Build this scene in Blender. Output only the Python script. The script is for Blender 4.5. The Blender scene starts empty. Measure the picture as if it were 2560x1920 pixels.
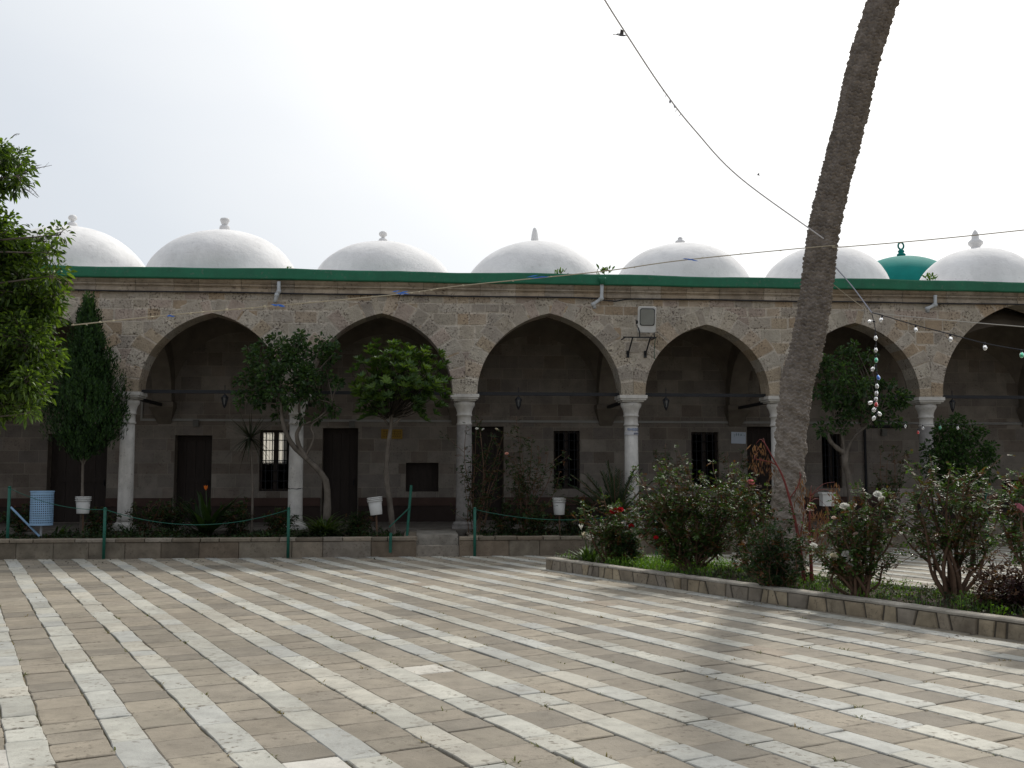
import bpy, math, random
import numpy as np
from mathutils import Vector, Matrix
C = bpy.context.scene.collection
R = math.radians
PI = math.pi
scene = bpy.context.scene

# ------------------------------------------------------------------ camera frame, used to measure places from the photograph
EYE = 1.7
PITCH = math.atan(220 / 2560)
def ray(px, py):
    u = (px - 1280) / 2560; v = (960 - py) / 2560
    return Vector((u, math.cos(PITCH) - v * math.sin(PITCH), math.sin(PITCH) + v * math.cos(PITCH)))
def at(px, py, Y):
    d = ray(px, py); return Vector((0, 0, EYE)) + d * (Y / d.y)
def gp(px, py, z=0.0):
    d = ray(px, py); return Vector((0, 0, EYE)) + d * ((z - EYE) / d.z)
TH = math.atan(0.09)
FO = Vector((0, 23.4, 0)); FA = Vector((math.cos(TH), math.sin(TH), 0)); FB = Vector((-math.sin(TH), math.cos(TH), 0))
def fac(px, py, b=0.0):          # (a, z) on the plane lying b metres behind the arcade front
    d = ray(px, py); o = Vector((0, 0, EYE)) - FO
    t = (b - o.dot(FB)) / d.dot(FB); p = o + d * t
    return p.dot(FA), p.z
def W(a, b, z): return FO + FA * a + FB * b + Vector((0, 0, z))
def toF(p): q = Vector(p) - FO; return (q.dot(FA), q.dot(FB), q.z)

# ------------------------------------------------------------------ helpers
class MB:
    def __init__(s): s.v = []; s.f = []; s.c = []
    def add(s, vs, fs, col=(1, 1, 1)):
        n = len(s.v); s.v.extend([tuple(v) for v in vs]); s.f.extend([tuple(i + n for i in f) for f in fs])
        if isinstance(col, list): s.c.extend(col)
        else: s.c.extend([col] * len(vs))
    def box(s, x0, x1, y0, y1, z0, z1, col=(1, 1, 1)):
        s.add([(x0, y0, z0), (x1, y0, z0), (x1, y1, z0), (x0, y1, z0), (x0, y0, z1), (x1, y0, z1), (x1, y1, z1), (x0, y1, z1)],
              [(0, 3, 2, 1), (4, 5, 6, 7), (0, 1, 5, 4), (1, 2, 6, 5), (2, 3, 7, 6), (3, 0, 4, 7)], col)
    def tube(s, pts, rad, n=6, col=(1, 1, 1), cap=True):
        pts = [Vector(p) for p in pts]; m = len(pts)
        if not isinstance(rad, (list, tuple)): rad = [rad] * m
        t0 = (pts[1] - pts[0]).normalized()
        up = Vector((0, 0, 1)) if abs(t0.z) < 0.9 else Vector((1, 0, 0))
        x = t0.cross(up).normalized(); vs = []
        for i in range(m):
            t = (pts[min(i + 1, m - 1)] - pts[max(i - 1, 0)]).normalized()
            x = (x - t * x.dot(t))
            x = x.normalized() if x.length > 1e-6 else t.orthogonal().normalized()
            y = t.cross(x)
            for k in range(n):
                a = 2 * PI * k / n; vs.append(pts[i] + (x * math.cos(a) + y * math.sin(a)) * rad[i])
        fs = [(i * n + k, i * n + (k + 1) % n, (i + 1) * n + (k + 1) % n, (i + 1) * n + k) for i in range(m - 1) for k in range(n)]
        if cap: fs += [tuple(range(n - 1, -1, -1)), tuple((m - 1) * n + k for k in range(n))]
        s.add(vs, fs, col)
    def lathe(s, prof, o=(0, 0, 0), n=24, col=(1, 1, 1), cap=True):
        ox, oy, oz = o; m = len(prof); vs = []
        for r, z in prof:
            for k in range(n):
                a = 2 * PI * k / n; vs.append((ox + r * math.cos(a), oy + r * math.sin(a), oz + z))
        fs = [(i * n + k, i * n + (k + 1) % n, (i + 1) * n + (k + 1) % n, (i + 1) * n + k) for i in range(m - 1) for k in range(n)]
        if cap: fs += [tuple(range(n - 1, -1, -1)), tuple((m - 1) * n + k for k in range(n))]
        s.add(vs, fs, col)
    def build(s, name, mat, parent=None, smooth=False):
        me = bpy.data.meshes.new(name); me.from_pydata(s.v, [], s.f)
        at_ = me.color_attributes.new('col', 'FLOAT_COLOR', 'POINT')
        c = np.ones((len(s.v), 4), np.float32); c[:, :3] = np.array(s.c, np.float32).reshape(-1, 3)
        at_.data.foreach_set('color', c.ravel())
        if smooth: me.polygons.foreach_set('use_smooth', [True] * len(me.polygons))
        me.materials.append(mat); me.update()
        o = bpy.data.objects.new(name, me); C.objects.link(o)
        if parent: o.parent = parent
        return o
def tag(o, label=None, cat=None, group=None, kind=None):
    if label: o['label'] = label
    if cat: o['category'] = cat
    if group: o['group'] = group
    if kind: o['kind'] = kind
    return o
def thing(name, label, cat, loc=(0, 0, 0), rz=0.0, group=None):
    o = bpy.data.objects.new(name, None); C.objects.link(o); o.location = loc; o.rotation_euler = (0, 0, rz)
    o.empty_display_size = 0.2
    return tag(o, label, cat, group)
def copy_tree(o, parent=None):
    c = o.copy(); C.objects.link(c)
    if parent: c.parent = parent
    for ch in list(o.children): copy_tree(ch, c)
    return c
def mixc(a, b, t): return tuple(x + (y - x) * t for x, y in zip(a, b))
def mul(a, k): return tuple(x * k for x in a)

# ------------------------------------------------------------------ materials
def new_mat(name):
    m = bpy.data.materials.new(name); m.use_nodes = True
    nt = m.node_tree; p = nt.nodes['Principled BSDF']
    return m, nt, p
def N(nt, typ, **kw):
    n = nt.nodes.new(typ)
    for k, v in kw.items(): setattr(n, k, v)
    return n
def coordnode(nt, scale=(1, 1, 1)):
    tc = N(nt, 'ShaderNodeTexCoord'); mp = N(nt, 'ShaderNodeMapping'); mp.inputs['Scale'].default_value = scale
    nt.links.new(tc.outputs['Object'], mp.inputs['Vector']); return mp.outputs['Vector']
def noise(nt, vec, scale, detail=4, rough=0.55):
    n = N(nt, 'ShaderNodeTexNoise'); n.inputs['Scale'].default_value = scale; n.inputs['Detail'].default_value = detail
    n.inputs['Roughness'].default_value = rough; nt.links.new(vec, n.inputs['Vector']); return n.outputs['Fac']
def ramp(nt, fac, a, b, lo=0.0, hi=1.0):
    n = N(nt, 'ShaderNodeMapRange'); n.inputs['From Min'].default_value = a; n.inputs['From Max'].default_value = b
    n.inputs['To Min'].default_value = lo; n.inputs['To Max'].default_value = hi
    nt.links.new(fac, n.inputs['Value']); return n.outputs['Result']
def mixnode(nt, fac, a, b, mode='MIX'):
    n = N(nt, 'ShaderNodeMix', data_type='RGBA', blend_type=mode)
    for sock, val in ((0, fac), (6, a), (7, b)):
        if hasattr(val, 'is_output'): nt.links.new(val, n.inputs[sock])
        elif sock == 0: n.inputs[0].default_value = val
        else: n.inputs[sock].default_value = (*val, 1)
    return n.outputs[2]
def surf(name, base=(1, 1, 1), rough=0.8, var=0.25, vscale=3.0, pit=0.0, pscale=30.0, pitcol=(0.05, 0.04, 0.03), pth=(0.56, 0.66),
         bump=0.3, bscale=40.0, stain=0.0, sscale=0.8, staincol=(0.1, 0.09, 0.08), spec=0.3, metal=0.0, bdist=0.01, scale=(1, 1, 1), sth=(0.5, 0.72), wear=0.0, streak=0.0):
    """col attribute x base, broad mottling, small dark pits, blotchy stains and a fine bump"""
    m, nt, p = new_mat(name)
    at_ = N(nt, 'ShaderNodeAttribute', attribute_name='col')
    vec = coordnode(nt, scale)
    col = mixnode(nt, 1.0, at_.outputs['Color'], base, 'MULTIPLY')
    nz = noise(nt, vec, vscale, 5, 0.6)
    g = ramp(nt, nz, 0.3, 0.7, 1 - var, 1 + var)
    cc = N(nt, 'ShaderNodeCombineColor')
    for i in range(3): nt.links.new(g, cc.inputs[i])
    col = mixnode(nt, 1.0, col, cc.outputs['Color'], 'MULTIPLY')
    if stain:
        sn = noise(nt, vec, sscale, 6, 0.65); sf = ramp(nt, sn, sth[0], sth[1], 0, stain)
        col = mixnode(nt, sf, col, staincol)
    if wear:      # broad traffic wear and damp, metres across
        wn = ramp(nt, noise(nt, vec, 0.45, 4, 0.6), 0.35, 0.65, 1 - wear, 1 + wear * .5); wc = N(nt, 'ShaderNodeCombineColor')
        for i in range(3): nt.links.new(wn, wc.inputs[i])
        col = mixnode(nt, 1.0, col, wc.outputs['Color'], 'MULTIPLY')
    if streak:    # rain runs
        mp2 = N(nt, 'ShaderNodeMapping'); mp2.inputs['Scale'].default_value = (5, 5, .5); nt.links.new(vec, mp2.inputs['Vector'])
        sk = ramp(nt, noise(nt, mp2.outputs['Vector'], 1.0, 5, 0.6), 0.5, 0.75, 0, streak); col = mixnode(nt, sk, col, staincol)
    if pit:
        pn = noise(nt, vec, pscale, 3, 0.6); big = noise(nt, vec, pscale * 0.12, 2)
        pf = ramp(nt, pn, pth[0], pth[1], 0, pit); bf = ramp(nt, big, 0.4, 0.62, 0, 1)
        mm = N(nt, 'ShaderNodeMath', operation='MULTIPLY'); nt.links.new(pf, mm.inputs[0]); nt.links.new(bf, mm.inputs[1])
        col = mixnode(nt, mm.outputs[0], col, pitcol)
    nt.links.new(col, p.inputs['Base Color'])
    p.inputs['Roughness'].default_value = rough; p.inputs['Specular IOR Level'].default_value = spec; p.inputs['Metallic'].default_value = metal
    if bump:
        bn = noise(nt, vec, bscale, 5, 0.65); b = N(nt, 'ShaderNodeBump'); b.inputs['Strength'].default_value = bump; b.inputs['Distance'].default_value = bdist
        nt.links.new(bn, b.inputs['Height']); nt.links.new(b.outputs['Normal'], p.inputs['Normal'])
    return m
def leafmat(name, rough=0.4, transl=0.35, spec=0.5, tint=(1.35, 1.3, 0.5)):
    m, nt, p = new_mat(name)
    at_ = N(nt, 'ShaderNodeAttribute', attribute_name='col')
    nt.links.new(at_.outputs['Color'], p.inputs['Base Color'])
    p.inputs['Roughness'].default_value = rough; p.inputs['Specular IOR Level'].default_value = spec
    t = N(nt, 'ShaderNodeBsdfTranslucent'); mx = N(nt, 'ShaderNodeMixShader'); mx.inputs[0].default_value = transl
    tc = mixnode(nt, 1.0, at_.outputs['Color'], tint, 'MULTIPLY')
    nt.links.new(tc, t.inputs['Color']); out = nt.nodes['Material Output']
    nt.links.new(p.outputs[0], mx.inputs[1]); nt.links.new(t.outputs[0], mx.inputs[2]); nt.links.new(mx.outputs[0], out.inputs['Surface'])
    return m
M = {}
M['pave'] = surf('paving_limestone', rough=0.7, var=0.16, vscale=6, pit=0.8, pscale=17, pth=(0.56, 0.66), pitcol=(0.12, 0.10, 0.075), bump=0.5, bscale=45, stain=0.45, sscale=3.0, sth=(0.57, 0.66), staincol=(0.155, 0.135, 0.105), wear=0.2, spec=0.15)
M['joint'] = surf('joint_dirt', (0.19, 0.155, 0.105), 0.95, 0.4, 4, bump=0.5, bscale=60, stain=0.75, sscale=2.0, sth=(0.48, 0.58), staincol=(0.055, 0.07, 0.022))
M['ground'] = surf('dusty_ground', (0.22, 0.18, 0.13), 0.95, 0.3, 0.5, bump=0.4, bscale=8)
M['soil'] = surf('dark_soil', (0.045, 0.033, 0.022), 0.95, 0.4, 5, bump=0.8, bscale=30, bdist=0.03)
M['stone'] = surf('weathered_kurkar_stone', rough=0.9, var=0.17, vscale=5, pit=0.85, pscale=21, pth=(0.52, 0.61), pitcol=(0.055, 0.04, 0.032), bump=1.0, bscale=26, bdist=0.03, stain=0.3, sscale=2.2, staincol=(0.2, 0.165, 0.145), spec=0.15)
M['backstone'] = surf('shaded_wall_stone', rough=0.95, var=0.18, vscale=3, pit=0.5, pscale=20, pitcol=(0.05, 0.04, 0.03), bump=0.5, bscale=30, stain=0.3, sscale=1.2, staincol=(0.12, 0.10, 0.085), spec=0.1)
M['cornice'] = surf('stained_cornice_stone', rough=0.9, var=0.25, vscale=5, pit=0.7, pscale=14, pitcol=(0.05, 0.035, 0.025), bump=0.7, bscale=25, stain=0.6, sscale=1.3, staincol=(0.15, 0.115, 0.085), spec=0.15)
M['ashlar'] = surf('bed_wall_ashlar', rough=0.9, var=0.28, vscale=4, pit=0.6, pscale=22, bump=0.6, bscale=30, stain=0.5, sscale=1.5, staincol=(0.07, 0.055, 0.04), spec=0.15)
M['green_paint'] = surf('green_parapet_paint', (0.016, 0.138, 0.074), 0.55, 0.16, 2.5, pit=0.6, pscale=13, pth=(0.58, 0.66), pitcol=(0.10, 0.15, 0.115), streak=.35, bump=0.25, bscale=12, spec=0.3, stain=0.25, sscale=0.7, staincol=(0.02, 0.09, 0.06))
M['dome'] = surf('whitewashed_plaster', (0.75, 0.745, 0.74), 0.85, 0.09, 1.2, pit=0.4, pscale=11, pth=(0.6, 0.72), pitcol=(0.36, 0.35, 0.35), bump=0.4, bscale=5, bdist=0.04, stain=0.25, sscale=1.3, sth=(.48, .66), staincol=(0.55, 0.545, 0.54), streak=.35, spec=0.15)
M['greendome'] = surf('green_dome_paint', (0.008, 0.20, 0.175), 0.75, 0.12, 1.5, bump=0.2, bscale=6, stain=0.25, sscale=0.8, staincol=(0.015, 0.24, 0.21), spec=0.12)
M['whitestone'] = surf('painted_column_marble', (0.56, 0.54, 0.50), 0.7, 0.16, 4, pit=0.7, pscale=20, streak=.5, pth=(0.6, 0.68), pitcol=(0.2, 0.19, 0.17), bump=0.2, bscale=25, stain=0.35, sscale=2.5, staincol=(0.3, 0.28, 0.25), spec=0.3)
M['granite'] = surf('grey_granite', (0.24, 0.225, 0.21), 0.7, 0.2, 9, pit=0.6, pscale=45, bump=0.2, bscale=50, spec=0.3)
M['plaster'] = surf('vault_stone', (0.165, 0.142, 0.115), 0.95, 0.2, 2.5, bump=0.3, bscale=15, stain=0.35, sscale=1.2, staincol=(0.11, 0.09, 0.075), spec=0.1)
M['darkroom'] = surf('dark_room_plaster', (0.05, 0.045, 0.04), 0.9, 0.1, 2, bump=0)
M['dado'] = surf('dark_dado_paint', (0.035, 0.024, 0.02), 0.8, 0.2, 3, bump=0.2, spec=0.2)
M['dadored'] = surf('brown_bench_wood', (0.065, 0.038, 0.03), 0.75, 0.2, 3, bump=0.2, spec=0.2)
M['wood'] = surf('dark_door_wood', (0.028, 0.02, 0.016), 0.65, 0.25, 5, bump=0.3, bscale=20, spec=0.25, scale=(4, 1, 0.4))
M['iron'] = surf('black_iron', (0.015, 0.016, 0.019), 0.6, 0.2, 9, bump=0.1, spec=0.3)
M['glass'] = surf('lantern_glass', (0.06, 0.065, 0.07), 0.15, 0.1, 3, bump=0, spec=0.6)
M['conduit'] = surf('pale_conduit', (0.26, 0.255, 0.235), 0.6, 0.1, 4, bump=0)
M['pipe'] = surf('grey_drain_pipe', (0.42, 0.44, 0.45), 0.5, 0.15, 5, bump=0.1, stain=0.3, sscale=6, staincol=(0.2, 0.18, 0.16))
M['greenpost'] = surf('green_post_paint', (0.012, 0.10, 0.07), 0.5, 0.2, 8, pit=0.5, pscale=40, pitcol=(0.1, 0.11, 0.1), bump=0.1)
M['bluebin'] = surf('pale_blue_enamel', (0.26, 0.42, 0.60), 0.45, 0.1, 5, bump=0.1, stain=0.25, sscale=4, staincol=(0.15, 0.22, 0.3))
M['whiteplastic'] = surf('white_plastic', (0.52, 0.52, 0.50), 0.5, 0.08, 5, bump=0, stain=0.3, sscale=6, staincol=(0.4, 0.38, 0.34))
M['bark'] = surf('grey_bark', (0.125, 0.108, 0.09), 0.95, 0.4, 7, bump=0.9, bscale=22, bdist=0.02, stain=0.5, sscale=5, staincol=(0.045, 0.038, 0.03), spec=0.1, scale=(1, 1, 0.5))
M['stem'] = surf('brown_stem', (0.12, 0.075, 0.05), 0.9, 0.3, 9, bump=0.4, bscale=40, spec=0.15)
M['redstem'] = surf('red_brown_stem', (0.16, 0.035, 0.03), 0.7, 0.3, 9, bump=0.3, bscale=40)
M['palmbark'] = surf('palm_leaf_scar_bark', (0.215, 0.195, 0.175), 0.95, 0.25, 14, bump=0.9, bscale=60, bdist=0.01, stain=0.3, sscale=9, staincol=(0.10, 0.08, 0.07), spec=0.1)
M['leaf'] = leafmat('green_leaf', 0.5, 0.35, 0.35)
M['glossleaf'] = leafmat('glossy_leaf', 0.42, 0.3, 0.3)
M['sunleaf'] = leafmat('translucent_leaf', 0.45, 0.45, 0.4, (1.45, 1.45, 0.5))
M['dimming_sheet'] = leafmat('translucent_dimmer', 0.9, 0.7, 0.05, (1, 1, 1))  # for the added sheet that dims the far window
M['dullleaf'] = leafmat('dull_leaf', 0.6, 0.3, 0.25)
M['petal'] = leafmat('flower_petal', 0.6, 0.3, 0.2, (1, 1, 1))
M['cord'] = surf('cord', (1, 1, 1), 0.6, 0.05, 5, bump=0)
M['rag'] = leafmat('plastic_rag', 0.5, 0.3, 0.3, (1, 1, 1))
M['paper'] = surf('paper', (1, 1, 1), 0.7, 0.03, 5, bump=0)
M['bird'] = surf('bird_feather', (0.10, 0.10, 0.115), 0.8, 0.1, 20, bump=0)
def glassmat(name, col, rough=0.05):
    m, nt, p = new_mat(name); p.inputs['Base Color'].default_value = (*col, 1); p.inputs['Roughness'].default_value = rough
    p.inputs['Transmission Weight'].default_value = 0.75; p.inputs['IOR'].default_value = 1.3
    return m
M['bulb_clear'] = glassmat('clear_bulb_glass', (0.95, 0.95, 0.95)); M['bulb_green'] = glassmat('green_bulb_glass', (0.2, 0.75, 0.5), 0.3)
M['bulb_blue'] = glassmat('blue_bulb_glass', (0.15, 0.35, 0.9), 0.3); M['bulb_red'] = glassmat('red_bulb_glass', (0.9, 0.12, 0.12), 0.3)
M['lampglass'] = surf('dusty_lamp_glass', (0.19, 0.20, 0.185), 0.2, 0.15, 3, bump=0, spec=0.6)

# ------------------------------------------------------------------ sky, sun, camera
AZ, EL = R(29.5), R(46)          # azimuth measured from the view direction (+Y) to the right
SUN = Vector((math.sin(AZ) * math.cos(EL), math.cos(AZ) * math.cos(EL), math.sin(EL)))
w = bpy.data.worlds.new("World"); scene.world = w; w.use_nodes = True
nt = w.node_tree; bg = nt.nodes['Background']
sky = N(nt, 'ShaderNodeTexSky', sky_type='NISHITA'); sky.sun_disc = False
sky.sun_elevation = EL; sky.sun_rotation = AZ; sky.dust_density = 3.0; sky.air_density = 1.0
tc = N(nt, 'ShaderNodeTexCoord')
dp = N(nt, 'ShaderNodeVectorMath', operation='DOT_PRODUCT'); nt.links.new(tc.outputs['Generated'], dp.inputs[0]); dp.inputs[1].default_value = SUN
veil = N(nt, 'ShaderNodeValToRGB'); cr = veil.color_ramp
mr = ramp(nt, dp.outputs['Value'], -1, 1, 0, 1)
cr.elements[0].position = 0.0; cr.elements[0].color = (5.0, 5.2, 5.6, 1)
cr.elements[1].position = 1.0; cr.elements[1].color = (24, 23.5, 22.5, 1)
for pos, c in ((0.5, (4.9, 5.1, 5.5)), (0.70, (5.5, 5.8, 6.3)), (0.80, (6.5, 6.85, 7.25)), (0.86, (8.0, 8.2, 8.4)), (0.93, (11, 11, 10.8))):
    e = cr.elements.new(pos); e.color = (*c, 1)
nt.links.new(mr, veil.inputs['Fac'])
cl = N(nt, 'ShaderNodeTexNoise'); cl.inputs['Scale'].default_value = 1.6; cl.inputs['Detail'].default_value = 6
mp = N(nt, 'ShaderNodeMapping'); mp.inputs['Scale'].default_value = (1, 1, 3); nt.links.new(tc.outputs['Generated'], mp.inputs['Vector']); nt.links.new(mp.outputs['Vector'], cl.inputs['Vector'])
cover = ramp(nt, cl.outputs['Fac'], 0.3, 0.7, 0.80, 0.97)       # thin high cloud over the blue
skc = mixnode(nt, cover, sky.outputs['Color'], veil.outputs['Color'])
nt.links.new(skc, bg.inputs['Color']); bg.inputs['Strength'].default_value = 0.12
sl = bpy.data.lights.new('sun', 'SUN'); sl.energy = 2.3; sl.angle = R(3); sl.color = (1.0, 0.95, 0.87)
so = bpy.data.objects.new('sun', sl); C.objects.link(so); so.rotation_euler = (-SUN).to_track_quat('-Z', 'Y').to_euler()
cam = bpy.data.cameras.new('camera'); cam.sensor_width = 36; cam.lens = 36; cam.clip_end = 2000
co = bpy.data.objects.new('camera', cam); C.objects.link(co); co.location = (0, 0, EYE); co.rotation_euler = (PI / 2 + PITCH, 0, 0)
scene.camera = co
vs = scene.view_settings; vs.view_transform = 'Standard'; vs.look = 'None'; vs.exposure = 0.0; vs.gamma = 1

# ------------------------------------------------------------------ the ground and the striped pavement
g = MB(); g.add([(-400, -300, -0.06), (400, -300, -0.06), (400, 500, -0.06), (-400, 500, -0.06)], [(0, 1, 2, 3)])
tag(g.build('ground', M['ground']), kind='structure')
SD = Vector((-0.4779, 0.8784, 0)); SN = Vector((0.8784, 0.4779, 0))      # stripes run along SD
rng = random.Random(5)
# near rose planter, in the court
PL0 = gp(1365, 1424); PL1 = gp(2562, 1604)
pf = (PL1 - PL0).normalized(); pn = Vector((-pf.y, pf.x, 0))
if pn.y < 0: pn = -pn
PLW = 1.75
PL2 = PL1 + pf * 2.2
def in_planter(p, m=0.0):
    q = Vector((p[0], p[1], 0)) - PL0; t = q.dot(pf); s = q.dot(pn); return -m < t < (PL2 - PL0).length + m and -m < s < PLW + m
BW = -2.35       # front of the bed wall, in arcade coordinates
pv = MB(); tufts = []
def pave_stone(s0, s1, t0, t1, col, dz=0.0):
    j = lambda k: rng.uniform(-k, k)
    g_ = 0.006
    cs = [(s0 + g_ + j(.006), t0 + g_ + j(.012)), (s1 - g_ + j(.006), t0 + g_ + j(.012)), (s1 - g_ + j(.006), t1 - g_ + j(.012)), (s0 + g_ + j(.006), t1 - g_ + j(.012))]
    poly = []
    for i in range(4):
        a = cs[i]; b = cs[(i + 1) % 4]; pr = cs[i - 1]
        ch = rng.uniform(.004, .02)
        la = math.hypot(pr[0] - a[0], pr[1] - a[1]); lb = math.hypot(b[0] - a[0], b[1] - a[1])
        poly.append((a[0] + (pr[0] - a[0]) * ch / la, a[1] + (pr[1] - a[1]) * ch / la))
        poly.append((a[0] + (b[0] - a[0]) * ch / lb, a[1] + (b[1] - a[1]) * ch / lb))
        m = ((a[0] + b[0]) / 2 + j(.011), (a[1] + b[1]) / 2 + j(.011)); poly.append(m)
    cx = sum(p[0] for p in poly) / 12; cy = sum(p[1] for p in poly) / 12
    zt = j(.0025) + dz; ax = j(.006); ay = j(.006)
    def P(s, t, z): q = SN * s + SD * t; return (q.x, q.y, z)
    vs = []; n = len(poly)
    for (s, t) in poly: vs.append(P(s, t, -0.03))
    for (s, t) in poly: vs.append(P(s, t, zt - .004 + ax * (s - cx) + ay * (t - cy)))
    for (s, t) in poly: vs.append(P(cx + (s - cx) * .955, cy + (t - cy) * .955, zt + .002 + ax * (s - cx) + ay * (t - cy)))
    fs = [(i, (i + 1) % n, n + (i + 1) % n, n + i) for i in range(n)] + [(n + i, n + (i + 1) % n, 2 * n + (i + 1) % n, 2 * n + i) for i in range(n)] + [tuple(2 * n + i for i in range(n))]
    pv.add(vs, fs, [mul(col, .92)] * (2 * n) + [col] * n)
WH = [(0.485, 0.462, 0.408), (0.47, 0.452, 0.408), (0.50, 0.472, 0.412), (0.46, 0.446, 0.412), (0.48, 0.442, 0.378)]
TN = [(0.288, 0.245, 0.193), (0.278, 0.24, 0.19), (0.298, 0.253, 0.198), (0.268, 0.231, 0.185), (0.283, 0.242, 0.193), (0.225, 0.195, 0.158), (0.305, 0.262, 0.206)]
PER = 0.582; S0 = 0.94
for i in range(-22, 52):
    sa = S0 + i * PER
    for (s0, s1, white) in ((sa, sa + 0.237, True), (sa + 0.237, sa + PER, False)):
        t = -4.0 + rng.uniform(0, .5)
        while t < 36:
            L = rng.uniform(.26, .80) if white else rng.uniform(.28, .54)
            q = SN * ((s0 + s1) / 2) + SD * (t + L / 2)
            fb = toF((q.x, q.y, 0))
            right_court = fb[0] > 6.9
            if abs(q.x) < 3.4 + q.y * .62 and 3.6 < q.y and fb[1] < (BW + .25 if not right_court else (-.75 if fb[0] < 11.5 else 3.4)) and not in_planter(q, -.25):
                r = rng.random()
                col = mul(rng.choice(WH), .92) if white else rng.choice(TN); col = (col[0] * .90, col[1] * .93, col[2] * .93)
                if white and r < .012: col = rng.choice(TN)
                if not white and r < .008: col = rng.choice(WH)
                if r > .95: col = mul(col, .82)
                col = mul(col, rng.uniform(.9, 1.08))
                pave_stone(s0 + (rng.uniform(-.009, .009) if white else -.008), s1 + (rng.uniform(-.009, .009) if white else .008), t, t + L, col, .004 if white else -.002)
                if rng.random() < .22: tufts.append(SN * s0 + SD * (t + rng.uniform(0, L)))
                if rng.random() < .06: tufts.append(SN * rng.uniform(s0, s1) + SD * t)
            t += L
j = MB(); j.add([(-22, 2, -.013), (24, 2, -.013), (24, 34, -.013), (-22, 34, -.013)], [(0, 1, 2, 3)])
pave = pv.build('pavement', M['pave']); tag(pave, kind='structure')
jo = j.build('pavement_bedding', M['joint']); tag(jo, kind='structure')

def blade(mb, p, d, L, wd, col, bend=0.4, rng=rng):
    """thin grass blade of two quads"""
    d = Vector(d).normalized(); sd = d.cross(Vector((0, 0, 1)))
    sd = (sd.normalized() if sd.length > .05 else Vector((1, 0, 0))) * wd
    p = Vector(p); m = p + d * L * .55; h = Vector((d.x, d.y, 0)); e = m + (d * (1 - bend) + h * bend + Vector((0, 0, -bend * .6))) * L * .5
    mb.add([p - sd, p + sd, m + sd * .8, m - sd * .8, e], [(0, 1, 2, 3), (3, 2, 4)], col)
tf = MB(); rg = random.Random(9)
for p in tufts:
    if p.y > 14 and rg.random() < .5: continue
    n = rg.randint(3, 10); dry = rg.random() < .55
    for k in range(n):
        a = rg.uniform(0, 2 * PI)
        base = mixc((.09, .12, .025), (.22, .16, .07), rg.uniform(.6, 1) if dry else rg.uniform(0, .4))
        o = p + SD * rg.gauss(0, .035) + SN * rg.gauss(0, .008)
        blade(tf, (o.x, o.y, -.012), (math.cos(a) * .9, math.sin(a) * .9, .9), rg.uniform(.025, .075), rg.uniform(.003, .006), base)
tag(tf.build('joint_weeds', M['dullleaf']), 'small tufts of grass and moss growing in the paving joints', 'weeds', kind='stuff')
# ------------------------------------------------------------------ the arcade building
B = thing('arcade_building', 'long stone arcade with pointed arches, green parapet and a row of white domes', 'building', FO, TH)
ZS, ZW, ZC, ZG = 3.48, 5.73, 6.01, 6.25
col_px = [322, 743, 1161, 1577, 1942, 2313]
CA = [fac(x, 985, .3)[0] for x in col_px]
step = (CA[-1] - CA[0]) / 5
CA = [CA[0] - 2 * step, CA[0] - step] + CA + [fac(2765, 985, .3)[0], fac(2765, 985, .3)[0] + step]
A0, A1 = CA[0] - .4, CA[-1] + .4
PALE = (.56, .50, .42)
SC = [(c_[0] * 1.08, c_[1] * 1.08, c_[2] * 1.06) for c_ in [(.38, .335, .275), (.36, .32, .275), (.43, .385, .32), (.37, .295, .21), (.41, .33, .255), (.33, .295, .26), (.46, .42, .355), (.36, .265, .175), (.38, .305, .265), (.44, .40, .345), (.40, .365, .32)]]
SC = [mixc(c_, (.405, .355, .285), .3) for c_ in SC]
rs = random.Random(21)
HS = (CA[4] - CA[3] - .56) / 2
ZK = .90; CK = .28; RISE = ZK * math.sqrt(1 + 2 * CK)
def arch_x(z, a):       # half opening at height z above the spring
    zz = max(z, 0) / ZK
    return math.sqrt(max(((1 + CK) * a) ** 2 - zz * zz, 0)) - CK * a
# coursed spandrel face as a fine grid, one colour per stone
G = .025
xs = np.arange(A0, A1 + G, G); zs = np.linspace(ZS, ZW, 92)
bounds = [ZS, 3.80, 4.12, 4.45, 4.74, 5.06, 5.34, 5.56, ZW + .01]
cols = np.zeros((len(zs), len(xs), 3)); off = np.zeros((len(zs), len(xs)))
edges = []
for ri in range(len(bounds) - 1):
    e = [A0 - .3]
    while e[-1] < A1 + 1: e.append(e[-1] + rs.uniform(.24, .62))
    edges.append((np.array(e), [mul(rs.choice(SC), rs.uniform(.85, 1.12)) for _ in e], [rs.uniform(-.006, .006) for _ in e]))
for zi, z in enumerate(zs):
    for xi, x in enumerate(xs):
        zz = z + .012 * math.sin(x * 1.9 + math.sin(x * .7) * 2)
        ri = max(0, min(len(bounds) - 2, int(np.searchsorted(bounds, zz)) - 1))
        e, cc, oo = edges[ri]; k = int(np.searchsorted(e, x)) - 1
        dz = min(abs(zz - bounds[ri]), abs(zz - bounds[ri + 1])); dx = min(abs(x - e[k]), abs(x - e[k + 1]))
        if min(dz, dx) < .017: cols[zi, xi] = mixc(PALE, cc[k], .15); off[zi, xi] = .012
        else: cols[zi, xi] = cc[k]; off[zi, xi] = oo[k]
mid = [(CA[i] + CA[i + 1]) / 2 for i in range(len(CA) - 1)]
hsp = [(CA[i + 1] - CA[i] - .56) / 2 for i in range(len(CA) - 1)]
def opening(x, z):
    for m_, h_ in zip(mid, hsp):
        if abs(x - m_) < h_: return abs(x - m_) < arch_x(z - ZS, h_) + .06
    return False
wall = MB(); vid = {}
vl = []; cl_ = []
for zi, z in enumerate(zs):
    for xi, x in enumerate(xs): vl.append((x, off[zi, xi], z)); cl_.append(tuple(cols[zi, xi]))
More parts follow.
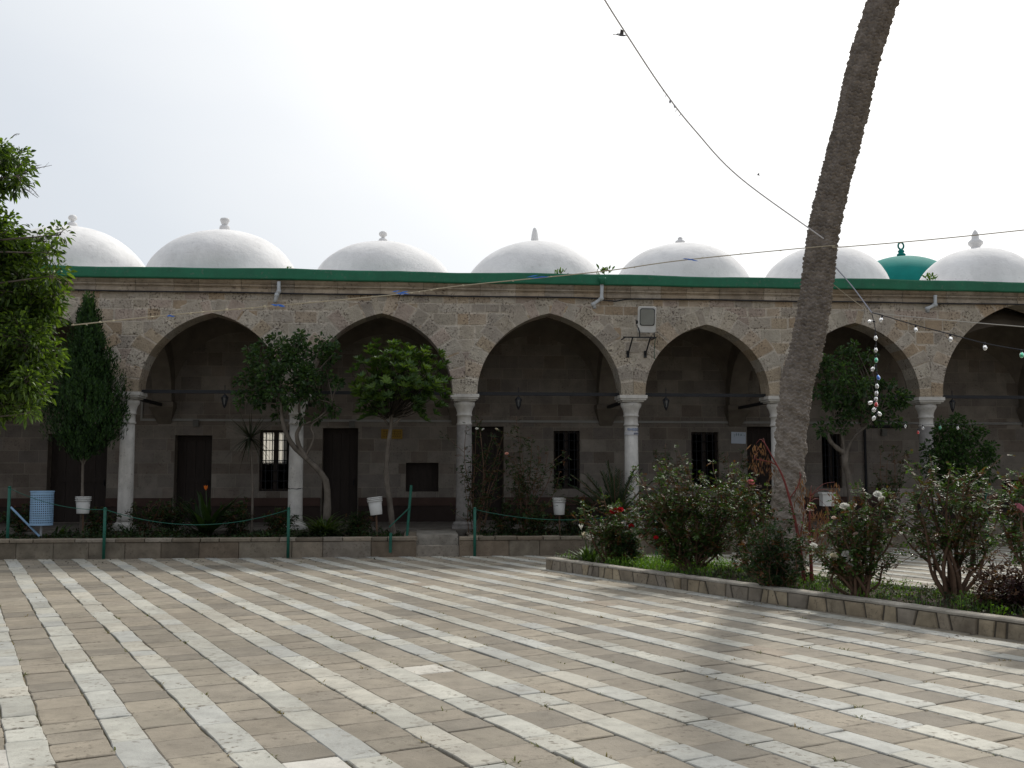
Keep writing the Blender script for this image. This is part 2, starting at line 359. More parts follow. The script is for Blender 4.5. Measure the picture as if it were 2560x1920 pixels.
nx = len(xs); fl = []
for zi in range(len(zs) - 1):
    for xi in range(nx - 1):
        if not opening(xs[xi] + G / 2, (zs[zi] + zs[zi + 1]) / 2): fl.append((zi * nx + xi, zi * nx + xi + 1, (zi + 1) * nx + xi + 1, (zi + 1) * nx + xi))
wall.v = vl; wall.c = cl_; wall.f = fl
# arch rings: single voussoirs with their soffits
for bi, (m_, h_) in enumerate(zip(mid, hsp)):
    Rr = (1 + CK) * h_; c = CK * h_; phm = math.acos(c / Rr)
    for side in (-1, 1):
        ph = 0.0
        while ph < phm - 1e-4:
            d = rs.uniform(.11, .19); p2 = ph + d
            if phm - p2 < .06: p2 = phm
            depth = rs.uniform(.34, .52); col = mul(rs.choice(SC), rs.uniform(.85, 1.12)); o_ = -.006 - rs.uniform(0, .006)
            ns = 8; gp_ = .006
            vs = []; cs = []
            for k in range(ns + 1):
                f_ = ph + (p2 - ph) * k / ns
                mort = k in (0, ns)
                for q, rr in enumerate((0, .015, .3, .6, .9, 1.0)):
                    r_ = Rr + rr * depth
                    x = -c + r_ * math.cos(f_); z = ZS + r_ * math.sin(f_) * ZK
                    x = max(x, 0.0); x = min(x, h_ + .275)
                    z = min(z, ZW - .002)
                    vs.append((m_ + side * x, o_ + (.012 if (mort or q == 5) else 0) + (.003 if q == 0 else 0), z))
                    cs.append(mixc(PALE, col, .15) if (mort or q == 5) else col)
            # soffit row
            base = len(vs)
            for k in range(ns + 1):
                f_ = ph + (p2 - ph) * k / ns; x = max(-c + Rr * math.cos(f_), 0); z = ZS + Rr * math.sin(f_) * ZK
                vs.append((m_ + side * x, o_ + .003, z)); cs.append(mul(col, 1)); vs.append((m_ + side * x, .6, z)); cs.append(mul(col, 1))
            fs = []
            for k in range(ns):
                for q in range(5):
                    f4 = (k * 6 + q, k * 6 + q + 1, (k + 1) * 6 + q + 1, (k + 1) * 6 + q)
                    fs.append(f4 if side > 0 else f4[::-1])
                f4 = (base + 2 * k, base + 2 * k + 2, base + 2 * k + 3, base + 2 * k + 1)
                fs.append(f4 if side > 0 else f4[::-1])
            wall.add(vs, fs, cs); ph = p2
for a in CA: wall.add([(a - .28, .0, ZS), (a + .28, 0, ZS), (a + .28, .6, ZS), (a - .28, .6, ZS)], [(0, 3, 2, 1)], SC[0])
wall.build('facade_wall', M['stone'], B)
# inner leaf of the front wall, above the arches
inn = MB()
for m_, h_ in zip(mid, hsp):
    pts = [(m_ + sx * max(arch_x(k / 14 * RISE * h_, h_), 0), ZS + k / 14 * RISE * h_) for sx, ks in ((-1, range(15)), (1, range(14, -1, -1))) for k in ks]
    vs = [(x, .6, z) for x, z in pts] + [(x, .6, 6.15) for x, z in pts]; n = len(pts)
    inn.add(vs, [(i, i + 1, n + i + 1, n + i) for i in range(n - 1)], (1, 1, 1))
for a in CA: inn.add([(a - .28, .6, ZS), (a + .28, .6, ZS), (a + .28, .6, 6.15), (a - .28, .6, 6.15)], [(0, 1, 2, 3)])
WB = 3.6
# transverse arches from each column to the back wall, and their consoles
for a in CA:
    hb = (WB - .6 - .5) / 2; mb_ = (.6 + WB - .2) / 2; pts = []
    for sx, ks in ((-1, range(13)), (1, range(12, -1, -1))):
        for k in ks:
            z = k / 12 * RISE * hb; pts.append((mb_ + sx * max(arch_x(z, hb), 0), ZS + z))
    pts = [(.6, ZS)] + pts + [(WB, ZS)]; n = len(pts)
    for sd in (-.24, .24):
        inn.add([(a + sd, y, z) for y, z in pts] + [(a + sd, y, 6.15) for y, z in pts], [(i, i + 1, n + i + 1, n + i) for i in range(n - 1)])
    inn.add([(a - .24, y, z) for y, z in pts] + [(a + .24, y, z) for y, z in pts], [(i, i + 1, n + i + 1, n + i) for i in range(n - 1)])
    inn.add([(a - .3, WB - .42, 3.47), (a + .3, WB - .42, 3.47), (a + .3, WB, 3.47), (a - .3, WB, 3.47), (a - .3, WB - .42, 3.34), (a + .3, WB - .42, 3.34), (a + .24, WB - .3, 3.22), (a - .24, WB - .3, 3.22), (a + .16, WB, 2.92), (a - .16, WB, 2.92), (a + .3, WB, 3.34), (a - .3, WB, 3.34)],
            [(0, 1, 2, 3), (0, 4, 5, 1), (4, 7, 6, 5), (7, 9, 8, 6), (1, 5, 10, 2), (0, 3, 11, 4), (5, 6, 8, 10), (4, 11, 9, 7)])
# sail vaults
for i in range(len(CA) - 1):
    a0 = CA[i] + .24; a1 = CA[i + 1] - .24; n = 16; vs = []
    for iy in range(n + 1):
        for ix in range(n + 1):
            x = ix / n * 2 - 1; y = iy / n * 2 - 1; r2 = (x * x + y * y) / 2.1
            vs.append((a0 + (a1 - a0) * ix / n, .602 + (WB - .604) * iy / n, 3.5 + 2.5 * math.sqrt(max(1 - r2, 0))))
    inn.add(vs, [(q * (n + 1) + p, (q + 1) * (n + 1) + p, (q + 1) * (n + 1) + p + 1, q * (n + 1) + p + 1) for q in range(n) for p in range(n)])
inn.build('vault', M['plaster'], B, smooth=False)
# stone cornice and green parapet
rc = random.Random(3)
cn = MB(); x = A0
prof = [(0, ZW), (-.06, ZW + .005), (-.065, ZW + .085), (-.02, ZW + .095), (-.03, ZW + .125), (-.075, ZW + .14), (-.08, ZW + .175), (-.045, ZW + .185), (-.10, ZW + .235), (-.115, ZC), (.1, ZC)]
while x < A1:
    L = rc.uniform(.5, 1.1); x2 = min(x + L, A1); col = mul(mixc((.33, .265, .19), (.38, .335, .275), rc.random()), rc.uniform(.75, 1.1)); dy = rc.uniform(-.006, .006)
    n = len(prof); ks = 5
    vs = [(x + .004 + (x2 - x - .008) * k / ks, y + dy, z + (rc.uniform(-.006, .006) if 0 < q < n - 2 else 0)) for k in range(ks + 1) for q, (y, z) in enumerate(prof)]
    cn.add(vs, [(k * n + q, k * n + q + 1, (k + 1) * n + q + 1, (k + 1) * n + q) for k in range(ks) for q in range(n - 1)], col); x = x2
cn.build('cornice', M['cornice'], B)
gb = MB(); n = 160; vs = []
prof = [(-.10, ZC - .004), (-.20, ZC - .002), (-.215, ZC + .02), (-.215, ZG - .03), (-.20, ZG), (.05, ZG + .002), (.05, ZG - .2)]
gap = [fac(1505, 690, -.2)[0]]
for k in range(n + 1):
    x = A0 + (A1 - A0) * k / n; wv = .012 * math.sin(x * .9) + .008 * math.sin(x * 2.3 + 1) + rc.uniform(-.003, .003)
    for q, (y, z) in enumerate(prof): vs.append((x, y + .3 * wv, z + (wv if q > 2 and q < 6 else wv * .5)))
m = len(prof)
gb.add(vs, [(k * m + q, k * m + q + 1, (k + 1) * m + q + 1, (k + 1) * m + q) for k in range(n) for q in range(m - 1)])
gb.build('parapet', M['green_paint'], B)
rf = MB(); rf.box(A0, A1, .02, 4.2, 6.152, 6.2); rf.build('roof', M['dome'], B)
# domes
dome_top = [560, 568, 579, 608, 604, 611, 616, 622, 630]
def finial(mb, kind, z, o):
    P = {0: [(.10, -.08), (.10, .0), (.085, .03), (.10, .07), (.08, .11), (.032, .135), (.036, .15), (.085, .19), (.085, .24), (.05, .275), (.01, .285)],
         1: [(.09, -.08), (.08, .0), (.09, .04), (.11, .08), (.10, .13), (.055, .16), (.075, .2), (.10, .26), (.085, .3), (.05, .31), (.01, .312)],
         2: [(.09, -.08), (.085, .0), (.07, .03), (.085, .06), (.075, .1), (.07, .16), (.055, .24), (.035, .31), (.01, .33)],
         3: [(.08, -.08), (.07, .0), (.105, .05), (.11, .08), (.07, .11), (.05, .125), (.055, .15), (.03, .18), (.005, .185)],
         4: [(.15, -.1), (.12, .0), (.09, .03), (.10, .06), (.155, .12), (.16, .17), (.12, .21), (.08, .25), (.075, .33), (.05, .4), (.015, .45), (.005, .455)]}[kind]
    mb.lathe([(r_ * 1.18, z_ * 1.15) for r_, z_ in P], (o[0], o[1], z), 16)
kinds = [0, 0, 1, 0, 2, 3, 2, 4, 0]
dome_px = [-210, 178, 560, 957, 1337, 1701, 2062, 2440, 2800]
dome_r = [1.82, 1.85, 1.87, 1.74, 1.76, 1.76, 1.66, 1.58, 1.85]
for i in range(len(dome_px)):
    m_ = fac(dome_px[i], 640, 2.0)[0]; Yd = W(m_, 2.0, 0).y
    # height of the crown seen at that depth
    z_t = at(1280, dome_top[i], Yd).z
    h = z_t - 6.2; rad = dome_r[i]; ex = 1.85 if i == 4 else 2.0
    d = MB(); pr = []; nn = 28
    for k in range(nn + 1):
        t = k / nn * PI / 2; cx_ = math.cos(t) ** (2 / ex); sz = math.sin(t) ** (2 / ex)
        pr.append((max(rad * cx_, .01), h * sz))
    rd = random.Random(40 + i); ph = [rd.uniform(0, 6) for _ in range(6)]
    vs = []; ns = 64
    for r_, z_ in pr:
        for k in range(ns):
            a = 2 * PI * k / ns; q = 1 + .011 * math.sin(3 * a + ph[0] + z_ * 2) + .008 * math.sin(5 * a + ph[1] - z_ * 3) + .004 * math.sin(9 * a + ph[4] + z_ * 7) + .004 * math.sin(2 * a + ph[2] + z_ * 5)
            vs.append((m_ + r_ * q * math.cos(a), 2.0 + r_ * q * math.sin(a), 6.19 + z_ * (1 + .01 * math.sin(a + ph[3]))))
    d.add(vs, [(i2 * ns + k, i2 * ns + (k + 1) % ns, (i2 + 1) * ns + (k + 1) % ns, (i2 + 1) * ns + k) for i2 in range(nn) for k in range(ns)] + [tuple(nn * ns + k for k in range(ns))])
    do = d.build('dome', M['dome'], B, True)
    f = MB(); finial(f, kinds[i], 6.19 + h - .01, (m_, 2.0)); f.build('finial', M['dome'], do, True)
# columns
ctype = ['w', 'w', 'w', 'w', 'g', 'w', 'w', 'g', 'g', 'g', 'g']
FLZ = .42
for i, a in enumerate(CA):
    kind = ctype[i]; s = MB(); r = .165 if kind == 'w' else .185
    s.lathe([(r + .01, FLZ + .16), (r, FLZ + .3), (r * .99, 1.6), (r * .93, 2.78)], (a, .3, 0), 28)
    sh = s.build('column', M['whitestone'] if kind == 'w' else M['granite'], B, True)
    b_ = MB(); b_.box(a - .27, a + .27, .03, .57, FLZ - .05, FLZ + .07); b_.lathe([(.25, FLZ + .07), (.26, FLZ + .1), (.25, FLZ + .13), (.21, FLZ + .15), (.185, FLZ + .17)], (a, .3, 0), 28)
    b_.build('base', M['whitestone'] if kind == 'w' else M['granite'], sh)
    k_ = MB()
    k_.lathe([(.165, 2.77), (.178, 2.78), (.178, 2.81), (.162, 2.825), (.16, 2.98), (.18, 2.99), (.185, 3.01), (.17, 3.03), (.175, 3.08), (.20, 3.17), (.235, 3.22), (.245, 3.26), (.235, 3.31), (.2, 3.325)], (a, .3, 0), 28)
    k_.build('capital', M['whitestone'], sh, True)
    ab = MB()
    for (hw, z0, z1) in ((.255, 3.325, 3.36), (.30, 3.36, 3.40), (.325, 3.40, 3.478)):
        ab.box(a - hw, a + hw, .3 - hw, .3 + hw, z0, z1 - .0015)
    ab.build('abacus', M['whitestone'], sh)
# torn paper left on two shafts
def shaft_band(i, z0, z1, a0, a1, col):
    m = MB(); n = 14; rr = .165; vs = []; r9 = random.Random(int(z0 * 100))
    for k in range(n + 1):
        an = a0 + (a1 - a0) * k / n
        for z in (z0 + r9.uniform(-.01, .01), z1 + r9.uniform(-.01, .01)): vs.append((CA[i] + rr * math.cos(an), .3 + rr * math.sin(an), z))
    m.add(vs, [(2 * k, 2 * k + 2, 2 * k + 3, 2 * k + 1) for k in range(n)], col)
    sh_ = [o for o in bpy.data.objects if o.name.startswith('column')][i]; m.build('paper_strip', M['paper'], sh_)
shaft_band(5, 2.66, 2.72, -PI * .75, -.1, (.25, .28, .36)); shaft_band(5, 2.56, 2.64, -PI * .95, -.25, (.52, .52, .54)); shaft_band(5, 2.57, 2.61, -PI * .45, -.1, (.15, .16, .2))
shaft_band(3, 1.27, 1.31, -PI, 0, (.55, .54, .5)); shaft_band(3, 1.315, 1.335, -PI, 0, (.06, .06, .06))
# tie beams
tb = MB()
for i in range(len(CA) - 1): tb.box(CA[i] + .28, CA[i + 1] - .28, .27, .33, 3.47, 3.545)
for a in CA: tb.box(a - .04, a + .04, .62, WB - .45, 3.36, 3.43)
tb.build('tie_beam', M['iron'], B)
# back wall with its openings
def rng_px(x0, x1, y0, y1):
    a0, z1 = fac(x0, y0, WB); a1, z0 = fac(x1, y1, WB); return [a0, a1, z0, z1]
doors = [rng_px(121, 263, 1084, 1280), rng_px(438, 526, 1088, 1280), rng_px(807, 893, 1070, 1280), rng_px(1178, 1259, 1066, 1280), rng_px(1867, 1950, 1066, 1280), rng_px(2505, 2620, 1200, 1280)]
for d in doors: d[2] = FLZ + .01
wins = [rng_px(650, 724, 1075, 1228), rng_px(1384, 1450, 1077, 1222), rng_px(1728, 1798, 1080, 1222), rng_px(2054, 2106, 1085, 1220)]
niche = rng_px(1015, 1096, 1157, 1229)
holes = doors + wins + [niche]
ax = sorted({A0, A1} | {h[0] for h in holes} | {h[1] for h in holes} | {A0 + .7 * k for k in range(1, int((A1 - A0) / .7))}); az_ = sorted({FLZ - .05, 6.15} | {h[2] for h in holes} | {h[3] for h in holes})
bw = MB(); rb = random.Random(77)
def inhole(x, z): return any(h[0] < x < h[1] and h[2] < z < h[3] for h in holes)
# individual blocks, course by course, clipped at the openings
courses = [FLZ - .05]
while courses[-1] < 6.1: courses.append(courses[-1] + rb.uniform(.27, .36))
def rects_minus(r0, hs):
    out = [r0]
    for h in hs:
        nxt = []
        for (x0, x1, z0, z1) in out:
            if h[1] <= x0 or h[0] >= x1 or h[3] <= z0 or h[2] >= z1: nxt.append((x0, x1, z0, z1)); continue
            if h[0] > x0: nxt.append((x0, h[0], z0, z1))
            if h[1] < x1: nxt.append((h[1], x1, z0, z1))
            cx0, cx1 = max(x0, h[0]), min(x1, h[1])
            if h[2] > z0: nxt.append((cx0, cx1, z0, h[2]))
            if h[3] < z1: nxt.append((cx0, cx1, h[3], z1))
        out = nxt
    return [q for q in out if q[1] - q[0] > .004 and q[3] - q[2] > .004]
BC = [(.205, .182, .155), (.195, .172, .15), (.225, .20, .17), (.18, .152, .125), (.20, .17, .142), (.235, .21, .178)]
for ci in range(len(courses) - 1):
    x = A0
    while x < A1:
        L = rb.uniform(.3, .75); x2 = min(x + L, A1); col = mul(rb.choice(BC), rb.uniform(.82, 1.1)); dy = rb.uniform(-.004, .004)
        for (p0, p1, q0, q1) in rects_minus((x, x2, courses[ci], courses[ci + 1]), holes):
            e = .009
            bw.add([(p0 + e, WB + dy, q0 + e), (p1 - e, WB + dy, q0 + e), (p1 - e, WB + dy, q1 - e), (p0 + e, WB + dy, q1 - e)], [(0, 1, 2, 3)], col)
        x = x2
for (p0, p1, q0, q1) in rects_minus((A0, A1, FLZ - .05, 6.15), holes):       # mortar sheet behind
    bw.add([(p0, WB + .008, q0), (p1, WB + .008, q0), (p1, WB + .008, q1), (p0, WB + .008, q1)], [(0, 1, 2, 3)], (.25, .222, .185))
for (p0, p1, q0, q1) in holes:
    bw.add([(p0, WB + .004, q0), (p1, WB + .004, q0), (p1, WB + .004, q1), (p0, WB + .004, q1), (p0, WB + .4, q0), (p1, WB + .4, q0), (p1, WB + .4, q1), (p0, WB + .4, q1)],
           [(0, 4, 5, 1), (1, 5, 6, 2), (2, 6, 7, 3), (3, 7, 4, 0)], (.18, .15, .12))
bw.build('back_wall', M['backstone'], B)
# room behind, with a small far window that shows daylight through the first grille
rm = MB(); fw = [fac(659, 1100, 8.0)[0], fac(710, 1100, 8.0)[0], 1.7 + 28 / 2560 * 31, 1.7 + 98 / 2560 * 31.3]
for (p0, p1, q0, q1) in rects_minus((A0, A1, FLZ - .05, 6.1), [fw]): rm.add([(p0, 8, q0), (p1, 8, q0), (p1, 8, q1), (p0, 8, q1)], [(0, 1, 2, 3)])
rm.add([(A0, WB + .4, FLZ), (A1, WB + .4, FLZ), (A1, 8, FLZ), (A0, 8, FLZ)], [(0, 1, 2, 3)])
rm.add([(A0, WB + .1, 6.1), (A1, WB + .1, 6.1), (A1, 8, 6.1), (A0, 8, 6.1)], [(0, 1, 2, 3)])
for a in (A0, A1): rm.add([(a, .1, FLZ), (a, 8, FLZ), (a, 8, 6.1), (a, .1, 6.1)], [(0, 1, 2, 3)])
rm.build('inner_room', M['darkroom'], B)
cu = MB(); nn = 40  # added translucent sheet, there to dim daylight from the far window
cu.add([(fw[0] - .1 + (fw[1] - fw[0] + .2) * i / nn, 7.95 + .015 * math.sin(i * 1.3), z) for z in (fw[2] - .1, fw[3] + .1) for i in range(nn + 1)], [(i, i + 1, nn + 2 + i, nn + 1 + i) for i in range(nn)], (.62, .60, .54))
cu.build('dimming_sheet', M['dimming_sheet'], B)
for d in doors:
    m_ = MB(); x0, x1, z0, z1 = d; y = WB + .3; k = 4
    for q in range(k): m_.box(x0 + (x1 - x0) * q / k + .003, x0 + (x1 - x0) * (q + 1) / k - .003, y, y + .05, z0, z1)
    m_.box(x0, x1, y - .03, y - .002, z0 + (z1 - z0) * .45, z0 + (z1 - z0) * .5); m_.box(x0, x1, y - .03, y - .002, z1 - .12, z1 - .02)
    do = m_.build('door', M['wood'], B)
    hd = MB(); hd.tube([(x1 - .12, y - .06, 1.35), (x1 - .12, y - .06, 1.5)], .015, 6); hd.tube([(x1 - .12, y - .06, 1.38), (x1 - .12, y, 1.38)], .01, 6); hd.build('handle', M['iron'], do)
for wi, wn in enumerate(wins):
    x0, x1, z0, z1 = wn; y = WB + .12; m_ = MB()
    for (p, q) in ((x0, x0 + .06), (x1 - .06, x1), ((x0 + x1) / 2 - .05, (x0 + x1) / 2 + .05)): m_.box(p, q, y, y + .06, z0, z1)
    for z in (z0, z1 - .06): m_.box(x0, x1, y + .004, y + .056, z, z + .06)
    wo = m_.build('window', M['wood'], B)
    gr = MB()
    for k in range(1, 5):
        xx = x0 + (x1 - x0) * k / 5; gr.tube([(xx, WB + .05, z0), (xx, WB + .05, z1)], .012, 6)
    nb = max(3, int((z1 - z0) / .25))
    for k in range(1, nb):
        zz = z0 + (z1 - z0) * k / nb; gr.tube([(x0, WB + .05, zz), (x1, WB + .05, zz)], .012, 6)
    gr.build('grille', M['iron'], wo)
m_ = MB(); m_.box(niche[0], niche[1], WB + .28, WB + .32, niche[2], niche[3]); m_.build('shutter', M['wood'], B)
# dado and bench ledge along the back wall
for nm, z0, z1, y0, mt in (('dado', FLZ, .83, WB - .10, 'dado'), ('ledge', .832, 1.04, WB - .13, 'dadored')):
    dd = MB()
    for (p0, p1, q0, q1) in rects_minus((A0, A1, z0, z1), [(h[0] - .03, h[1] + .03, 0, 3) for h in doors]): dd.box(p0, p1, y0, WB - .002, q0, q1)
    dd.build(nm, M[mt], B)
# pale conduit
cd = MB(); zc = 3.0; a_s = fac(352, 1052, WB)[0]
cd.box(a_s, A1, WB - .05, WB - .004, zc, zc + .06); cd.box(a_s, a_s + .05, WB - .05, WB - .004, zc + .062, zc + .5)
a_l = fac(44, 1050, WB)[0]; cd.box(A0, a_l, WB - .05, WB - .004, 3.08, 3.13); cd.box(a_l - .05, a_l, WB - .05, WB - .004, 3.132, 3.5)
cd.build('conduit', M['conduit'], B)
dp_ = MB(); a_p = fac(2160, 1100, WB)[0]
dp_.tube([(a_p + 1.2, WB - .06, 2.93), (a_p + .06, WB - .06, 2.93), (a_p, WB - .06, 2.86), (a_p, WB - .06, 1.05)], .035, 8); dp_.build('drain', M['iron'], B)
# ------------------------------------------------------------------ platform, bed wall, steps
pt = MB(); pt.box(A0, A1, -.25, WB + .4, .0, FLZ); o = pt.build('walkway', M['ashlar']); o.location = FO; o.rotation_euler = (0, 0, TH); tag(o, kind='structure')
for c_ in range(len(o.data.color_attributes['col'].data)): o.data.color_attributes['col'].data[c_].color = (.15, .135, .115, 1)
aS0 = fac(1040, 1384, BW)[0]; aS1 = fac(1148, 1386, BW)[0]; aR = fac(1830, 1388, BW)[0]
aEnd = fac(2478, 1365, -1.0)[0]
so_ = MB()
def soil_rect(a0, a1, b0, b1, z):
    n1 = max(2, int((a1 - a0) / .2)); n2 = max(2, int((b1 - b0) / .2)); rr = random.Random(int(a0 * 10)); vs = [(a0 + (a1 - a0) * i / n1, b0 + (b1 - b0) * k / n2, z + rr.uniform(-.03, .05)) for k in range(n2 + 1) for i in range(n1 + 1)]
    so_.add(vs, [(k * (n1 + 1) + i, k * (n1 + 1) + i + 1, (k + 1) * (n1 + 1) + i + 1, (k + 1) * (n1 + 1) + i) for k in range(n2) for i in range(n1)])
soil_rect(A0, aS0 - .2, BW + .2, -.25, .31); soil_rect(aS1 + .2, aR - .1, BW + .2, -.25, .31); soil_rect(aR - .1, aEnd - .1, -.85, -.25, .31)
o = so_.build('bed_soil', M['soil'], None, True); o.location = FO; o.rotation_euler = (0, 0, TH); tag(o, kind='structure')
rw = random.Random(61)
AC = [mul(c_, .72) for c_ in [(.25, .215, .165), (.22, .185, .14), (.28, .235, .18), (.20, .165, .125), (.31, .27, .22), (.24, .19, .14)]]
def ashlar_wall(mb, p0, p1, depth, z0, z1, wmin, wmax, cope=True):
    """row of dressed blocks from p0 to p1 (arcade coords) with a coping course"""
    d = Vector((p1[0] - p0[0], p1[1] - p0[1], 0)); L = d.length; d.normalize(); n = Vector((-d.y, d.x, 0))
    def blk(x0, x1, za, zb, col, pr):
        c_ = .012; vs = []
        for (yy, e) in ((depth, 0), (0, 0), (-pr, c_)):
            for (xx, zz) in ((x0 + e, za + e), (x1 - e, za + e), (x1 - e, zb - e), (x0 + e, zb - e)):
                q = Vector((p0[0], p0[1], 0)) + d * xx + n * yy; vs.append((q.x, q.y, zz))
        fs = [(8, 9, 10, 11)] + [(4 + k, 4 + (k + 1) % 4, 8 + (k + 1) % 4, 8 + k) for k in range(4)] + [(k, (k + 1) % 4, 4 + (k + 1) % 4, 4 + k) for k in range(4)] + [(3, 2, 1, 0)]
        mb.add(vs, fs, col)
    zc_ = z1 - .075 if cope else z1
    x = 0
    while x < L:
        x2 = x + rw.uniform(wmin, wmax)
        if L - x2 < wmin * .6: x2 = L
        blk(x + .004, x2 - .004, z0, zc_ - .003, mul(rw.choice(AC), rw.uniform(.8, 1.12)), rw.uniform(.004, .016)); x = x2
    x = 0
    while cope and x < L:
        x2 = x + rw.uniform(.3, .8)
        if L - x2 < .25: x2 = L
        blk(x + .003, x2 - .003, zc_, z1 + rw.uniform(-.006, .006), mul(rw.choice(AC), rw.uniform(.95, 1.3)), rw.uniform(.02, .035)); x = x2
def fthing(mb, name, mat, label, cat, group=None, smooth=False):
    o = mb.build(name, mat, None, smooth); o.location = FO; o.rotation_euler = (0, 0, TH); return tag(o, label, cat, group)
wl = MB(); ashlar_wall(wl, (A0, BW), (aS0, BW), .25, -.02, .39, .5, 1.05); ashlar_wall(wl, (aS0, BW), (aS0, -.26), .25, -.02, .385, .4, .8)
fthing(wl, 'bed_wall', M['ashlar'], 'low block wall of the garden bed left of the steps, behind the green posts', 'wall')
wl = MB(); ashlar_wall(wl, (aS1 + .25, -.26), (aS1 + .25, BW + .25), .25, -.02, .385, .4, .8); ashlar_wall(wl, (aS1, BW), (aR, BW), .25, -.02, .39, .5, 1.05)
fthing(wl, 'bed_wall', M['ashlar'], 'low block wall right of the steps, half hidden by the rose planter', 'wall')
wl = MB(); ashlar_wall(wl, (aR - .1, -1.0), (aEnd, -1.0), .2, -.02, .42, .6, 1.2); ashlar_wall(wl, (aEnd - .2, -.8), (aEnd - .2, -.27), .2, -.02, .40, .4, .8)
fthing(wl, 'bed_wall', M['ashlar'], 'low grey wall behind the palm trunk and the white roses', 'wall')
st = MB(); st.box(aS0 + .004, aS1 - .004, BW + .05, -.26, -.02, .20, (.27, .24, .20)); st.box(aS0 + .006, aS1 - .006, BW + .45, -.262, .2, .405, (.27, .25, .215))
fthing(st, 'stone_steps', M['ashlar'], 'two worn stone steps up to the arcade between the bed walls', 'steps')
# near rose planter
pw = MB(); rp = random.Random(8); Lp = (PL2 - PL0).length
PH = .21
def planter_face(o0, d, L, out, z0=-.02, z1=PH - .03):
    x = 0; sl = 0; x_t = 0
    while x < L - .02:
        wd = rp.uniform(.10, .34); x2 = min(x + wd, L); xt2 = min(x2 + rp.uniform(-.085, .085), L) if x2 < L else L
        xb = x + .012; xt = x_t + .012; col = mul(rp.choice([(.27, .228, .165), (.25, .212, .16), (.29, .238, .165), (.23, .20, .16), (.30, .25, .175)]), rp.uniform(.85, 1.15)); pr = rp.uniform(.006, .018)
        zt = z1 - rp.uniform(0, .02)
        f8 = [(xb, z0), (x2 - .012, z0), (max(xt2 - .012, xt + .02), zt), (xt, zt)]
        cx = sum(p[0] for p in f8) / 4; cz = sum(p[1] for p in f8) / 4; vs = []
        for e, k in ((0, 1.0), (pr, .93), (pr * 1.3, .6)):
            for (xx, zz) in f8: q = o0 + d * (cx + (xx - cx) * k) + out * e; vs.append((q.x, q.y, cz + (zz - cz) * k))
        pw.add(vs, [(r * 4 + i, r * 4 + (i + 1) % 4, r * 4 + 4 + (i + 1) % 4, r * 4 + 4 + i) for r in range(2) for i in range(4)] + [(8, 9, 10, 11)], col)
        x = x2; x_t = xt2
def ring(o0, d, L, n_in, th, zt):
    """mortar body of one planter side"""
    vs = []
    for z in (-.03, zt):
        for (xx, yy) in ((0, 0), (L, 0), (L, th), (0, th)): q = o0 + d * xx + n_in * yy; vs.append((q.x, q.y, z))
    pw.add(vs, [(4, 5, 6, 7), (0, 1, 5, 4), (1, 2, 6, 5), (2, 3, 7, 6), (3, 0, 4, 7)], (.085, .075, .06))
def cope(o0, d, L, n_in, th):
    n = int(L / .12); vs = []
    for k in range(n + 1):
        wv = rp.uniform(-.004, .004)
        for (yy, zz) in ((-.012, PH - .035), (-.015, PH - .012), (.0, PH), (th, PH + .002), (th + .01, PH - .03)): q = o0 + d * (L * k / n) + n_in * (yy + wv * .5); vs.append((q.x, q.y, zz + wv))
    pw.add(vs, [(k * 5 + i, k * 5 + i + 1, (k + 1) * 5 + i + 1, (k + 1) * 5 + i) for k in range(n) for i in range(4)] + [(0, 4, 3, 2, 1)], (.34, .315, .27))
BK0 = PL0 + pn * PLW
for (o0, d, L, n_in) in ((PL0, pf, Lp, pn), (BK0 + pf * Lp, -pf, Lp, -pn), (BK0 - pn * .14, -pn, PLW - .28, pf)):
    ring(o0, d, L, n_in, .14, PH - .035); planter_face(o0, d, L, -n_in); cope(o0, d, L, n_in, .14)
tag(pw.build('rose_planter', M['ashlar']), 'long low planter of rubble stones holding the roses and the palm', 'planter')
sp = MB(); n1 = 60; n2 = 10; rr = random.Random(4); vs = []
for k in range(n2 + 1):
    for i in range(n1 + 1):
        q = PL0 + pf * (.14 + (Lp - .2) * i / n1) + pn * (.13 + (PLW - .26) * k / n2); vs.append((q.x, q.y, PH - .05 + rr.uniform(-.015, .03)))
sp.add(vs, [(k * (n1 + 1) + i, k * (n1 + 1) + i + 1, (k + 1) * (n1 + 1) + i + 1, (k + 1) * (n1 + 1) + i) for k in range(n2) for i in range(n1)])
tag(sp.build('planter_soil', M['soil'], None, True), kind='structure')
# ------------------------------------------------------------------ foliage helpers
def rdir(r):
    while True:
        v = Vector((r.uniform(-1, 1), r.uniform(-1, 1), r.uniform(-1, 1)))
        if .05 < v.length < 1: return v.normalized()
def leaf(mb, p, d, n, L, wd, col, droop=.15, fold=.25):
    d = d.normalized(); s = d.cross(n)
    s = s.normalized() if s.length > .05 else d.orthogonal().normalized()
    n2 = s.cross(d)
    m = p + d * L * .45 - n2 * wd * fold; t = p + d * L - Vector((0, 0, droop * L)) ; l = p + d * L * .42 + s * wd * .5; r = p + d * L * .42 - s * wd * .5
    l2 = p + d * L * .75 + s * wd * .36 - Vector((0, 0, droop * L * .5)); r2 = p + d * L * .75 - s * wd * .36 - Vector((0, 0, droop * L * .5))
    mb.add([p, l, l2, t, r2, r, m], [(0, 6, 2, 1), (6, 3, 2), (0, 5, 4, 6), (6, 4, 3)], col)
